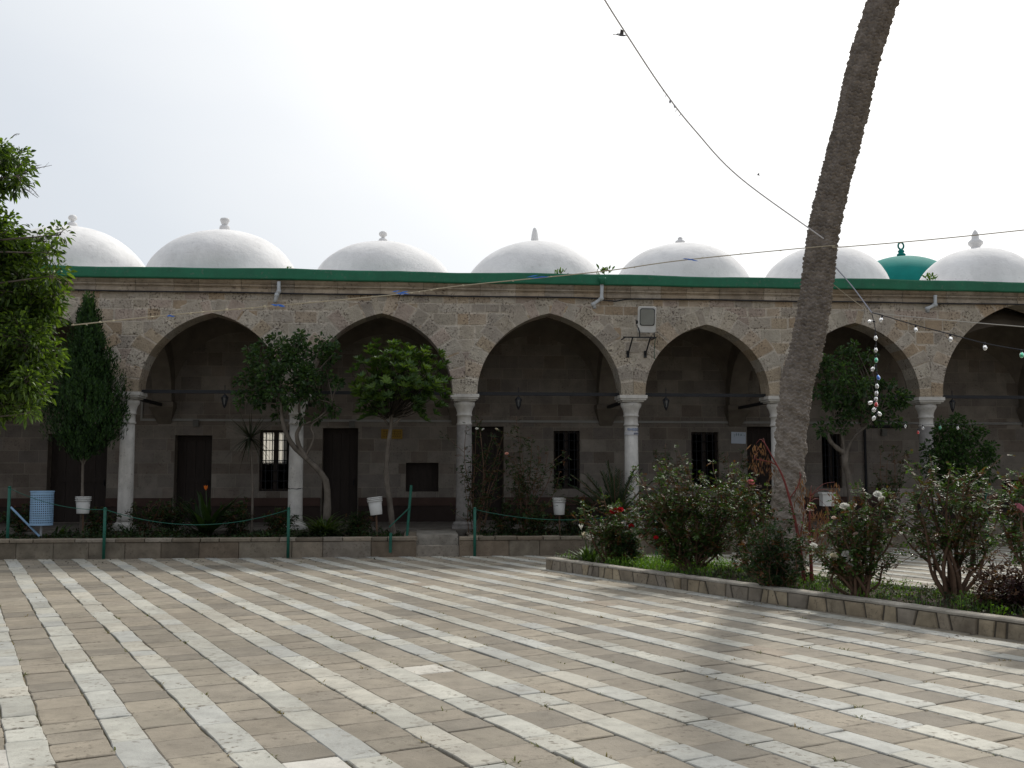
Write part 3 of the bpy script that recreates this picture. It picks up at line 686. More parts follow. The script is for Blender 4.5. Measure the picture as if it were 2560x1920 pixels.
def clump(mb, c, rad, n, L, wd, pal, r, out=None, up=.3, droop=.15, lv=.35):
    """leaves round one clump centre: attached inside, pointing outwards"""
    k = r.uniform(.8, 1.15)
    for _ in range(n):
        v = rdir(r); q = Vector(c) + Vector((v.x * rad[0], v.y * rad[1], v.z * rad[2])) * r.uniform(.25, 1.0) ** .6
        d = (v + rdir(r) * .8 + Vector((0, 0, up * r.uniform(-.4, 1))))
        if out is not None: d += (q - out).normalized() * .6
        col = mul(r.choice(pal), k * r.uniform(.75, 1.25))
        s = r.uniform(1 - lv, 1 + lv * .6)
        leaf(mb, q, d, rdir(r) + Vector((0, 0, .6)), L * s, wd * s, col, droop)
def bez(pts, n=6):
    """smooth polyline through points (Catmull-Rom)"""
    P_ = [Vector(p) for p in pts]; P_ = [P_[0] * 2 - P_[1]] + P_ + [P_[-1] * 2 - P_[-2]]; out = []
    for i in range(1, len(P_) - 2):
        for k in range(n):
            t = k / n; a, b, c, d = P_[i - 1], P_[i], P_[i + 1], P_[i + 2]
            out.append(.5 * ((2 * b) + (c - a) * t + (2 * a - 5 * b + 4 * c - d) * t * t + (3 * b - a - 3 * c + d) * t ** 3))
    out.append(P_[-2]); return out
def taper(n, r0, r1, r=None, j=0): return [r0 + (r1 - r0) * i / (n - 1) + (r.uniform(-j, j) * r0 if r else 0) for i in range(n)]
def limb(mb, pts, r0, r1, n=7, col=(1, 1, 1), r=None):
    q = bez(pts, 5); mb.tube(q, taper(len(q), r0, r1, r, .08), n, col); return q
def local(o, pts): return [Vector(p) - o for p in pts]
G_CIT = [(.035, .075, .018), (.045, .095, .022), (.028, .06, .02), (.06, .11, .028), (.032, .07, .026)]
G_BIG = [(.058, .105, .015), (.085, .145, .02), (.038, .072, .013), (.12, .195, .027), (.068, .12, .02), (.022, .045, .01)]
G_DARK = [(.022, .045, .014), (.028, .058, .016), (.018, .038, .014), (.035, .07, .02)]
G_ROSE = [(.04, .08, .015), (.052, .105, .02), (.03, .06, .014), (.07, .13, .022), (.09, .065, .02), (.045, .09, .022), (.03, .06, .016)]
G_BRIGHT = [(.09, .20, .02), (.12, .25, .028), (.07, .16, .02), (.14, .25, .03)]  # bright weed greens, lifted to paint in sunlight on the planter weeds

# big leafy tree at the left edge, in the sun
def big_tree():
    r = random.Random(101); Y = 11.5; root = gp(-430, 1560); root = Vector((-7.9, 11.6, 0))
    t = thing('leafy_tree', 'big sunlit green leafy tree cut off by the left edge of the photo', 'tree', root)
    tr = MB(); top = Vector((-7.6, 11.5, 3.6))
    limb(tr, [(0, 0, -.05), (.05, 0, 1.2), (.1, -.05, 2.3), (.3, -.1, 3.6), (.75, -.1, 4.6)], .2, .07, 10, r=r)
    blobs = [(-40, 410, 60), (-15, 385, 34), (30, 400, 34), (40, 440, 26), (8, 452, 44), (52, 415, 16), (-45, 510, 46), (-8, 585, 44), (-60, 600, 110), (15, 618, 54), (60, 640, 50), (105, 600, 28), (142, 588, 18), (118, 632, 26), (40, 700, 82), (80, 735, 66), (110, 755, 44), (95, 800, 54), (-20, 780, 130), (60, 850, 74), (100, 880, 44), (115, 920, 24), (20, 930, 84), (72, 950, 48), (-30, 980, 80), (105, 985, 20), (130, 690, 26), (60, 1010, 28), (-150, 500, 90), (-170, 700, 160), (-150, 900, 150), (25, 1005, 36), (138, 740, 18), (-70, 1020, 50), (70, 1033, 12)]
    lf = MB(); k = Y / 2560
    for (px, py, pr) in blobs:
        c = at(px, py, Y + r.uniform(-.35, .35)); R_ = pr * k
        tw = Vector((-7.45, 11.5, max(2.2, min(4.6, c.z - .25)))) - root
        limb(tr, [tw, (tw + (c - root)) * .5 + Vector((0, 0, r.uniform(-.05, .15))), c - root], .03, .006, 5)
        nsub = max(2, int((pr / 11.5) ** 2))
        for _ in range(nsub):
            v = rdir(r); q = c + Vector((v.x, v.y * 1.2, v.z)) * R_ * r.uniform(.35, 1.0)
            limb(tr, [c - root, (c + q) / 2 - root + rdir(r) * .03, q + (q - c) * .2 - root], .008, .002, 4)
            clump(lf, q - root, (.13, .13, .11), 26, .085, .034, G_BIG, r, c - root, .2, .3)
    for (a, b) in (((45, 440), (130, 413)), ((60, 430), (104, 412)), ((5, 450), (80, 480)), ((40, 465), (95, 495)), ((20, 445), (60, 470)), ((60, 460), (98, 492)), ((28, 345), (50, 335)), ((145, 590), (172, 570))):
        p = at(*a, Y) - root; q = at(*b, Y) - root; limb(tr, [p, (p + q) / 2 + Vector((0, 0, .02)), q], .008, .002, 4)
        for f in (.5, .75): m = p + (q - p) * f; limb(tr, [m, m + (q - p).length * Vector((.15, 0, r.choice((-.14, .16))))], .003, .001, 3)
    tr.build('trunk', M['bark'], t, True); lf.build('crown', M['sunleaf'], t)
big_tree()

def cypress():
    r = random.Random(102); Y = 21.7; base = at(203, 1310, Y); base.z = .3
    t = thing('cypress_tree', 'dark narrow pointed cypress in the bed before the leftmost arch', 'tree', base)
    tr = MB(); limb(tr, [(0, 0, 0), (0.01, 0, .7), (-.01, 0, 1.6), (.02, 0, 3.6)], .05, .015, 8, r=r)
    for s in (-1, 1): limb(tr, [(0, 0, 1.55), (s * .14, 0, 1.85), (s * .24, .03, 2.3)], .022, .008, 6)
    tr.build('trunk', M['bark'], t, True)
    prof = [(1.62, .16), (1.85, .42), (2.1, .66), (2.4, .78), (2.7, .80), (3.0, .72), (3.4, .58), (3.8, .43), (4.2, .30), (4.6, .17), (4.95, .05)]
    lf = MB(); pal = [(.020, .05, .014), (.028, .066, .016), (.016, .04, .014), (.035, .08, .018)]
    def rad(z):
        for (z0, r0), (z1, r1) in zip(prof, prof[1:]):
            if z0 <= z <= z1: return r0 + (r1 - r0) * (z - z0) / (z1 - z0)
        return 0
    for _ in range(2600):
        z = r.uniform(1.62, 4.95); R_ = rad(z)
        if r.random() > .1 + R_ / .6: continue
        a = r.uniform(0, 2 * PI); q = R_ * r.uniform(.35, 1.08) * (1 + .18 * math.sin(3 * a + z * 4) + .12 * math.sin(7 * a + z * 9))
        c = Vector((q * math.cos(a), q * math.sin(a), z)); o = Vector((math.cos(a), math.sin(a), 0)); kk = r.uniform(.65, 1.3); L = r.uniform(.16, .34)
        for i in range(13):        # one flame-shaped spray
            f = i / 12; p = c + Vector((0, 0, L * f)) + o * f * .05 + rdir(r) * .05 * (1 - f * .6)
            d = Vector((0, 0, 1)) + o * .35 + rdir(r) * .55; leaf(lf, p, d, o + rdir(r) * .5, .09 * (1.1 - .5 * f), .03, mul(r.choice(pal), kk * r.uniform(.8, 1.25)), 0, .1)
    lf.build('crown', M['dullleaf'], t)
cypress()

def crown_tree(name, label, seed, Y, basepx, trunks, blobs, pal, L, wd, dens, mat='glossleaf', bark='bark', yr=1.0, per=20, cr=.10, extra=None, up=.3, droop=.15, group=None, zb=.31):
    r = random.Random(seed); k = Y / 2560; base = at(*basepx, Y); base.z = zb
    t = thing(name, label, 'tree', base, 0, group)
    tr = MB(); lf = MB(); tips = []
    for pts, r0, r1 in trunks:
        q = [at(x, y, Y + (r.uniform(-.04, .04) if i else 0)) - base for i, (x, y) in enumerate(pts)]
        if pts[0] == basepx: q[0] = Vector((0, 0, -.03))
        limb(tr, q, r0, r1, 8, r=r); tips += q[2:]
    for (px, py, pr) in blobs:
        c = at(px, py, Y + r.uniform(-.4, .4) * yr * pr * k * 2) - base; R_ = pr * k
        if tips:
            tp = min(tips, key=lambda q: (q - c).length); limb(tr, [tp, (tp + c) / 2 + rdir(r) * .05, c], .02, .006, 5)
        for _ in range(max(2, int(dens * (pr / 20) ** 2))):
            v = rdir(r); q = c + Vector((v.x, v.y * yr, v.z)) * R_ * r.uniform(.3, 1.0)
            if r.random() < .35: limb(tr, [c, (c + q) / 2 + rdir(r) * .03, q], .008, .003, 4)
            clump(lf, q, (cr, cr, cr * .9), per, L, wd, pal, r, c, up, droop)
    if extra: extra(lf, tr, base, r)
    tr.build('trunk', M[bark], t, True); lf.build('crown', M[mat], t); return t
crown_tree('citrus_tree', 'dark glossy citrus tree with twisted trunk before the second column', 103, 22.0, (816, 1290),
    [([(816, 1290), (818, 1225), (800, 1180), (760, 1140), (730, 1110), (708, 1060), (702, 1010), (690, 960)], .085, .03),
     ([(770, 1150), (748, 1115), (742, 1085), (752, 1060), (748, 1020), (755, 985)], .055, .02), ([(765, 1140), (785, 1095), (778, 1065), (810, 1040), (845, 1018)], .03, .01), ([(750, 1065), (795, 1045), (830, 1012)], .02, .01)],
    [(700, 900, 52), (655, 905, 42), (625, 950, 38), (610, 985, 26), (598, 1000, 18), (680, 950, 50), (735, 880, 42), (690, 855, 26), (755, 850, 16), (752, 835, 8), (790, 880, 40), (810, 850, 22), (825, 900, 30), (838, 880, 16), (780, 935, 46), (820, 950, 30), (720, 985, 40), (670, 1005, 32), (640, 975, 30), (765, 990, 34), (700, 1035, 20), (800, 1000, 20), (835, 1015, 18), (840, 1030, 13), (755, 1045, 13), (745, 940, 50), (620, 870, 15), (640, 1010, 18), (790, 1042, 12), (845, 965, 12), (655, 862, 12)],
    G_CIT, .105, .055, 3.4)
def rosettes(lf, tr, base, r):
    return
def broadleaf(lf, tr, base, r):
    Y = 21.8; spots = []
    while len(spots) < 380:
        u, v, w_ = r.uniform(-1, 1), r.uniform(-1, 1), r.uniform(-1, 1); q = u * u + v * v + w_ * w_
        if not .12 < q < 1 or (v > .55 and abs(u) < .25): continue
        k = 1 + .10 * math.sin(u * 5 + 1) * math.cos(v * 4 + w_ * 3)
        spots.append(at(1000 + 126 * u * k, 953 + 98 * v * k, Y + w_ * .95) - base)
    for (x, y) in ((900, 1030), (912, 1045), (925, 1038), (1085, 1035), (1060, 1050)): spots.append(at(x, y, Y) - base)
    hub = at(975, 1045, Y) - base
    for c in spots:
        if r.random() < .3: limb(tr, [hub + (c - hub) * .1, hub + (c - hub) * .55 + Vector((0, 0, -.05)), c], .011, .005, 4, (.3, .3, .28))
        o = (c - hub).normalized() + Vector((0, 0, .7)); n = r.randint(9, 13); kk = r.uniform(.75, 1.25); top_lit = r.random() < .35 and c.z > hub.z + .3  # some upper rosettes coloured paler, as light from above
        for i in range(n):
            a = i * 2.4; x = o.orthogonal().normalized(); y = o.normalized().cross(x)
            d = o.normalized() * r.uniform(.5, 1.3) + x * math.cos(a) + y * math.sin(a)
            col = mul((.10, .17, .028) if top_lit else r.choice([(.05, .10, .02), (.06, .115, .024), (.035, .075, .02)]), kk * r.uniform(.8, 1.2))
            leaf(lf, c, d, o + rdir(r) * .3, r.uniform(.15, .21), r.uniform(.045, .062), col, .12, .12)
crown_tree('broadleaf_tree', 'round tree with big pale green leaves, white bucket beside its thin stem', 104, 21.8, (985, 1322),
    [([(985, 1322), (975, 1262), (966, 1180), (970, 1120), (978, 1060), (982, 1020)], .07, .035), ([(972, 1063), (955, 1040), (935, 1008)], .03, .012), ([(976, 1063), (1000, 1048), (1020, 1015)], .03, .012)],
    [], G_CIT, .2, .06, 1, 'leaf', extra=broadleaf)
crown_tree('citrus_tree', 'citrus tree with pale grey forked trunk behind the hanging bulbs', 105, 23.0, (2132, 1290),
    [([(2132, 1290), (2124, 1210), (2112, 1160), (2113, 1135), (2095, 1122), (2075, 1102), (2068, 1080)], .085, .035), ([(2112, 1150), (2120, 1120), (2140, 1088), (2175, 1058), (2200, 1030)], .05, .015), ([(2113, 1138), (2108, 1108), (2100, 1080), (2085, 1050)], .03, .015)],
    [(2080, 905, 32), (2105, 895, 28), (2130, 880, 14), (2150, 905, 30), (2170, 890, 14), (2055, 935, 26), (2095, 950, 46), (2140, 950, 44), (2180, 945, 34), (2055, 985, 30), (2075, 1010, 30), (2110, 1000, 40), (2160, 995, 40), (2205, 975, 28), (2225, 955, 14), (2200, 1015, 34), (2240, 1000, 28), (2262, 985, 16), (2260, 1010, 15), (2235, 1030, 24), (2245, 1050, 12), (2085, 1045, 24), (2125, 1040, 28), (2170, 1040, 26), (2048, 900, 10), (2135, 862, 6), (2110, 1070, 14), (2060, 1060, 14), (2060, 1075, 10), (2200, 1050, 14)],
    G_CIT, .105, .055, 3.2)
crown_tree('round_bush', 'dense round dark green bush in front of the rightmost column', 106, 22.9, (2395, 1285),
    [([(2395, 1285), (2392, 1240), (2390, 1190), (2392, 1140)], .05, .03)],
    [(2390, 1080, 44), (2350, 1085, 30), (2430, 1085, 36), (2400, 1060, 22), (2335, 1120, 32), (2455, 1115, 32), (2390, 1130, 52), (2340, 1160, 34), (2440, 1160, 42), (2470, 1150, 22), (2390, 1185, 46), (2345, 1200, 28), (2450, 1200, 32), (2325, 1145, 20), (2395, 1225, 36), (2365, 1065, 18), (2430, 1058, 14), (2480, 1130, 14), (2320, 1180, 16)],
    [(.028, .062, .015), (.036, .08, .018), (.022, .05, .015), (.045, .095, .02)], .09, .047, 5.0, 'dullleaf')

# dracaena with a spiky head
def dracaena():
    r = random.Random(107); Y = 22.2; base = at(629, 1310, Y); base.z = .31
    t = thing('dracaena', 'thin stemmed dracaena with a spiky head beside the barred lit window', 'plant', base)
    tr = MB(); hd = at(626, 1095, Y) - base; limb(tr, [(0, 0, 0), (.01, 0, .7), (-.01, 0, 1.4), hd], .03, .022, 7); tr.build('trunk', M['bark'], t, True)
    lf = MB()
    for i in range(85):
        d = rdir(r); d.z = d.z * .8 + .12; L = r.uniform(.5, .78); dr = r.uniform(.1, .5) if d.z < .4 else .05; pts = []
        s = d.cross(Vector((0, 0, 1))); s = s.normalized() if s.length > .05 else Vector((1, 0, 0))
        for k in range(5): f = k / 4; q = hd + d * L * f - Vector((0, 0, dr * L * f * f)); pts += [q + s * .022 * (1 - f * .95), q - s * .022 * (1 - f * .95)]
        lf.add(pts, [(2 * k, 2 * k + 1, 2 * k + 3, 2 * k + 2) for k in range(4)], mul(r.choice([(.03, .045, .025), (.045, .05, .03), (.03, .03, .02)]), r.uniform(.8, 1.2)))
    lf.build('leaves', M['dullleaf'], t)
dracaena()
def strapplant(name, label, seed, Y, px, py, n, L, wd, pal, zb=.31, flowers=None, cat='plant', arch=.5):
    r = random.Random(seed); base = at(px, py, Y); base.z = zb; t = thing(name, label, cat, base); lf = MB()
    for i in range(n):
        a = r.uniform(0, 2 * PI); el = r.uniform(.5, 1.4); d = Vector((math.cos(a) * math.cos(el), math.sin(a) * math.cos(el), math.sin(el))); l = L * r.uniform(.55, 1.1)
        s = Vector((-math.sin(a), math.cos(a), 0)); pts = []; o = Vector((r.gauss(0, .05), r.gauss(0, .05), 0)); w_ = wd * r.uniform(.7, 1.1)
        for k in range(7):
            f = k / 6; q = o + d * l * f + Vector((math.cos(a), math.sin(a), -1)) * arch * l * f * f * .5; ww = w_ * (.35 + 1.3 * f if f < .5 else 1.95 * (1 - f) + .03) * .5
            pts += [q + s * ww, q - s * ww]
        lf.add(pts, [(2 * k, 2 * k + 1, 2 * k + 3, 2 * k + 2) for k in range(6)], mul(r.choice(pal), r.uniform(.75, 1.25)))
    lf.build('leaves', M['leaf'], t)
    for (fx, fy, col) in flowers or []:
        q = at(fx, fy, Y) - base; sm = MB(); limb(sm, [(0, 0, 0), q * .5 + Vector((.02, 0, .05)), q], .008, .006, 5, mul((.05, .08, .03), 1)); fl = MB()
        for k in range(6): leaf(fl, q, Vector((r.uniform(-.5, .5), r.uniform(-.4, .4), 1)), rdir(r), .12, .035, mul(col, r.uniform(.8, 1.1)), 0)
        so2 = sm.build('stem', M['cord'], t); fl.build('bloom', M['petal'], so2)
    return t
strapplant('bird_of_paradise_plant', 'clump of broad strap leaves with an orange flower before the second door', 110, 22.0, 515, 1312, 46, 1.35, .13, [mul(c_, .7) for c_ in G_DARK], flowers=[(515, 1226, (.75, .2, .03))])
strapplant('fern_clump', 'low bushy green clump at the foot of the twisted citrus trunk', 111, 21.6, 810, 1325, 210, 1.0, .045, [(.05, .085, .02), (.04, .07, .02), (.06, .09, .025)], arch=.9)
strapplant('grass_clump', 'long grassy leaves at the foot of the leftmost white column', 112, 21.9, 320, 1318, 90, .75, .018, G_DARK, arch=.9)
strapplant('strap_leaf_plant', 'low dark strap leaves on the edge of the left bed, trailing over its wall', 113, 21.2, 668, 1330, 26, .42, .035, G_DARK, arch=1.0)
strapplant('strap_leaf_plant', 'low leafy plant between the blue bin and the cypress stem', 114, 21.4, 146, 1315, 22, .5, .05, [(.05, .09, .02), (.035, .065, .018)], arch=.7)

# young palm with arching fronds
def frond(lf, st, o, d, L, seed, nl=26, ll=.26, bend=.6, col=(.03, .055, .022)):
    r = random.Random(seed); d = d.normalized(); h = Vector((d.x, d.y, 0)); pts = []
    for k in range(13): f = k / 12; pts.append(o + d * L * f + (h * .25 - Vector((0, 0, bend))) * L * f * f * .5)
    st.tube(pts, taper(13, .014, .003), 4)
    for k in range(nl * 2):
        f = .12 + .88 * (k // 2) / nl; i = min(int(f * 12), 11); p = pts[i] + (pts[i + 1] - pts[i]) * (f * 12 - i); tg = (pts[i + 1] - pts[i]).normalized()
        s = tg.cross(Vector((0, 0, 1))); s = (s.normalized() if s.length > .05 else Vector((1, 0, 0))) * (1 if k % 2 else -1)
        dd = s * .75 + tg * .75 + Vector((0, 0, .25)) + rdir(r) * .12; l = ll * (1.15 - .75 * f) * r.uniform(.85, 1.1)
        leaf(lf, p, dd, Vector((0, 0, 1)), l, .02, mul(col, r.uniform(.75, 1.3)), .15, .3)
def young_palm():
    r = random.Random(120); Y = 21.9; base = at(1540, 1300, Y); base.z = .31
    t = thing('young_palm', 'young palm with arching feather fronds before the fourth column', 'palm', base); lf = MB(); st = MB(); hub = Vector((0, 0, .35))
    st.tube([(0, 0, 0), (0, 0, .38)], [.1, .07], 8)
    for i in range(26):
        a = i * 2.4 + r.uniform(-.2, .2); e = .45 + 1.05 * (i / 26); frond(lf, st, hub, Vector((math.cos(a) * math.cos(e), math.sin(a) * math.cos(e), math.sin(e))), r.uniform(1.2, 1.6), 200 + i, 30, .3, .35, (.022, .042, .020))
    st.build('stem', M['stem'], t); lf.build('fronds', M['leaf'], t)
young_palm()

# ------------------------------------------------------------------ roses
def bloom(mb, c, rad, col, r):
    for ring_, (n, e, k) in enumerate(((3, 1.35, .55), (5, .95, .8), (6, .5, 1.0), (6, .1, 1.05))):
        for i in range(n):
            a = 2 * PI * (i + ring_ * .4) / n + r.uniform(-.2, .2); ee = e + r.uniform(-.15, .15); d = Vector((math.cos(a) * math.cos(ee), math.sin(a) * math.cos(ee), math.sin(ee)))
            s = Vector((-math.sin(a), math.cos(a), 0)); u = s.cross(d); kk = rad * k; cc = mul(col, r.uniform(.85, 1.1))
            vs = [c, c + d * kk * .6 + s * kk * .55 + u * .1 * kk, c + d * kk * .6 - s * kk * .55 + u * .1 * kk, c + d * kk * 1.0 + s * kk * .38 - u * kk * .12, c + d * kk - s * kk * .38 - u * kk * .12, c + d * kk * .65 + u * kk * -.12]
            mb.add(vs, [(0, 5, 1), (0, 2, 5), (5, 3, 1), (5, 4, 3), (5, 2, 4)], cc)
def bush(name, label, seed, base, stems, height, pal, cat='rose bush', blooms=(), low=.35, per=7, ls=.05, group=None, stem='stem', side=4, spread=None, mat='glossleaf', r0=.018, dens=1.0):
    """stems: list of (dx, dy, h) tips relative to the base; blooms: (point, radius, colour)"""
    r = random.Random(seed); t = thing(name, label, cat, base, 0, group); sm = MB(); lf = MB(); tips = []
    for (dx, dy, h) in stems:
        o = Vector((r.gauss(0, .05), r.gauss(0, .05), -.02)); e = Vector((dx, dy, h))
        q = limb(sm, [o, o + Vector((dx * .35 + r.gauss(0, .05), dy * .35 + r.gauss(0, .05), h * .33)), Vector((dx * .75 + r.gauss(0, .05), dy * .75, h * .68)), e], r0, .005, 6)
        for k in range(side):
            f = r.uniform(low, .95); p = q[int(f * (len(q) - 1))]; v = rdir(r); v.z = abs(v.z) * .8 + .25; tip = p + v * r.uniform(.16, .42) * (height ** .5)
            limb(sm, [p, (p + tip) / 2 + rdir(r) * .03, tip], .006, .003, 4); tips.append((p, tip))
        tips.append((q[int(len(q) * low)], e)); tips.append((q[len(q) // 2], e))
    for (p, tip) in tips:
        for k in range(int(per * dens)):
            f = r.uniform(.15, 1.05); c = p + (tip - p) * f + rdir(r) * r.uniform(.01, .07); d = rdir(r) + Vector((0, 0, .2)); d.normalize(); young = r.random() < .13
            red = (.10, .045, .018) if young else None; side_ = d.cross(Vector((0, 0, 1))); side_ = side_.normalized() if side_.length > .05 else Vector((1, 0, 0))
            nrm = Vector((0, 0, 1)) + rdir(r) * .7
            for (fw_, sd_) in ((1, 0), (.7, 1), (.7, -1), (.3, 1), (.3, -1)):      # five leaflets
                leaf(lf, c + d * ls * 1.3 * fw_, d * (1 if sd_ == 0 else .45) + side_ * sd_ * .9, nrm, ls * r.uniform(.8, 1.2), ls * .62, mul(red or r.choice(pal), r.uniform(.75, 1.3)), .15, .2)
    so2 = sm.build('stems', M[stem], t, True); lf.build('foliage', M[mat], t)
    for (p, rad, col) in blooms:
        b = MB(); bloom(b, Vector((0, 0, 0)), rad, col, r); o = b.build('bloom', M['petal'], t); o.location = Vector(p) - Vector(base); o.rotation_euler = (r.uniform(.3, .9), r.uniform(-.5, .5), r.uniform(0, 6))
        q = Vector(p) - Vector(base)
    return t
def px_stems(base, Y, tips, r):      # tips given as picture points at that depth
    out = []
    for (x, y) in tips: p = at(x, y, Y) - Vector(base); out.append((p.x, r.uniform(-.25, .25), p.z))
    return out
PS = PH - .04
def rose(label, seed, bpx, tips, blooms=(), pal=G_ROSE, name='rose_bush', cat='rose bush', **kw):
    base = gp(*bpx, PS); Y = base.y; r = random.Random(seed)
    bl = [(at(x, y, Y - .12), .68 * s * Y / 2560, c) for (x, y, s, c) in blooms]
    for (x, y, s, c) in blooms: tips = tips + [(x, y + 6)]
    base = Vector((base.x, base.y, PS)); hh = max(at(x, y, Y).z for x, y in tips)
    return bush(name, label, seed, base, px_stems(base, Y, tips, r), hh, pal, cat, bl, **kw)
RED = (.50, .012, .02); WHT = (.78, .77, .72); CRM = (.75, .68, .52); PNK = (.72, .25, .27)
rose('rose bush with two bright red blooms at the left end of the planter', 301, (1530, 1408), [(1545, 1255), (1510, 1235), (1570, 1270), (1480, 1290), (1590, 1290), (1500, 1320), (1525, 1280), (1560, 1320), (1455, 1262)], [(1537, 1279, 17, RED), (1550, 1275, 13, RED), (1578, 1316, 10, RED), (1548, 1348, 9, mul(RED, .7))], low=.2, per=9, dens=1.3)
rose('large rose bush with reddish young leaves left of the palm trunk', 302, (1735, 1432), [(1605, 1190), (1640, 1180), (1680, 1190), (1720, 1165), (1755, 1180), (1790, 1200), (1830, 1210), (1660, 1240), (1700, 1230), (1750, 1240), (1810, 1255), (1610, 1250), (1640, 1310), (1780, 1310), (1690, 1290), (1850, 1230), (1830, 1290), (1585, 1230), (1880, 1260), (1590, 1290), (1870, 1320), (1600, 1330), (1660, 1350), (1800, 1350), (1740, 1330)], [(1640, 1345, 9, RED)], low=.3, per=8, dens=1.25, r0=.02, side=8)
rose('rose bush with one pink bloom against the palm trunk', 303, (1880, 1440), [(1860, 1190), (1890, 1200), (1915, 1200), (1870, 1250), (1900, 1260), (1840, 1290), (1930, 1290), (1860, 1330), (1910, 1340), (1840, 1260)], [(1877, 1207, 13, PNK)], low=.2, per=8, dens=1.2)
rose('rose bush with many white blooms on bare forked stems', 304, (2150, 1492), [(2085, 1280), (2130, 1240), (2180, 1250), (2215, 1270), (2230, 1310), (2110, 1260), (2060, 1310), (2160, 1290), (2200, 1330), (2120, 1320), (2210, 1390), (2150, 1225), (2045, 1350)],
     [(2194, 1237, 15, WHT), (2205, 1248, 13, WHT), (2112, 1268, 18, WHT), (2034, 1365, 14, WHT), (2076, 1376, 13, WHT), (2085, 1392, 15, CRM), (2114, 1385, 15, WHT), (2122, 1398, 14, WHT), (2125, 1413, 12, WHT), (2139, 1337, 12, (.75, .6, .52)), (2164, 1393, 10, WHT), (2085, 1296, 9, (.75, .6, .52))], low=.36, per=6, dens=1.0, r0=.024)
rose('tall rose bush on several thick bare stems at the right end of the planter', 305, (2385, 1500), [(2260, 1230), (2300, 1200), (2330, 1180), (2365, 1175), (2400, 1180), (2440, 1190), (2470, 1200), (2290, 1280), (2340, 1260), (2380, 1270), (2420, 1270), (2460, 1270), (2490, 1240), (2320, 1330), (2400, 1330), (2450, 1340), (2480, 1300), (2260, 1310)], low=.44, per=6, dens=1.1, r0=.028, side=7)
rose('rose bush with a big pink bloom cut off by the right edge', 306, (2640, 1560), [(2520, 1195), (2545, 1180), (2535, 1240), (2510, 1270), (2580, 1210), (2620, 1230), (2560, 1300), (2530, 1330)], [(2548, 1272, 22, (.75, .33, .42))], low=.5, per=8, r0=.026)
DRY = [(.11, .065, .045), (.09, .05, .04), (.13, .08, .055), (.07, .045, .035)]
rose('withered bush with curled brown leaves right of the tall rose', 307, (2475, 1520), [(2490, 1410), (2518, 1400), (2455, 1420), (2500, 1440), (2470, 1450), (2440, 1440), (2520, 1450)], low=.3, per=4, pal=DRY, mat='dullleaf', r0=.008, name='withered_bush', cat='shrub')
rose('dark purple leaved low bush in the bottom right corner of the planter', 308, (2560, 1530), [(2520, 1465), (2545, 1455), (2575, 1460), (2600, 1480), (2535, 1490), (2510, 1490)], low=.1, per=14, dens=1.4, pal=[(.05, .02, .022), (.035, .018, .02), (.045, .03, .022)], mat='dullleaf', r0=.008, name='purple_bush', cat='shrub')
rose('small shrub crowding the foot of the palm trunk', 309, (1945, 1472), [(1880, 1330), (1910, 1300), (1940, 1310), (1960, 1330), (1860, 1370), (1930, 1290), (1985, 1370), (1995, 1400), (1890, 1390), (1950, 1390), (1970, 1350), (1920, 1350), (1850, 1410), (2005, 1350)], low=.05, per=9, dens=1.1, pal=G_DARK, mat='dullleaf', r0=.01, name='small_shrub', cat='shrub')
rose('dark upright bush right of the red rose', 310, (1568, 1412), [(1560, 1340), (1575, 1330), (1585, 1345), (1550, 1355), (1590, 1365)], low=.1, per=12, dens=1.2, pal=G_DARK, mat='dullleaf', r0=.01, name='small_shrub', cat='shrub')
# white lilies at the front end
lb = gp(1470, 1405, PS)
strapplant('arum_lily', 'clump of white arum lilies below the red roses', 320, lb.y, 1470, 1405, 46, .42, .07, [(.05, .10, .025), (.07, .13, .03), (.04, .075, .02)], PS, [(1500, 1325, WHT), (1515, 1330, WHT), (1490, 1333, WHT), (1525, 1322, WHT), (1453, 1325, WHT), (1470, 1348, WHT), (1478, 1352, WHT), (1460, 1345, CRM)])
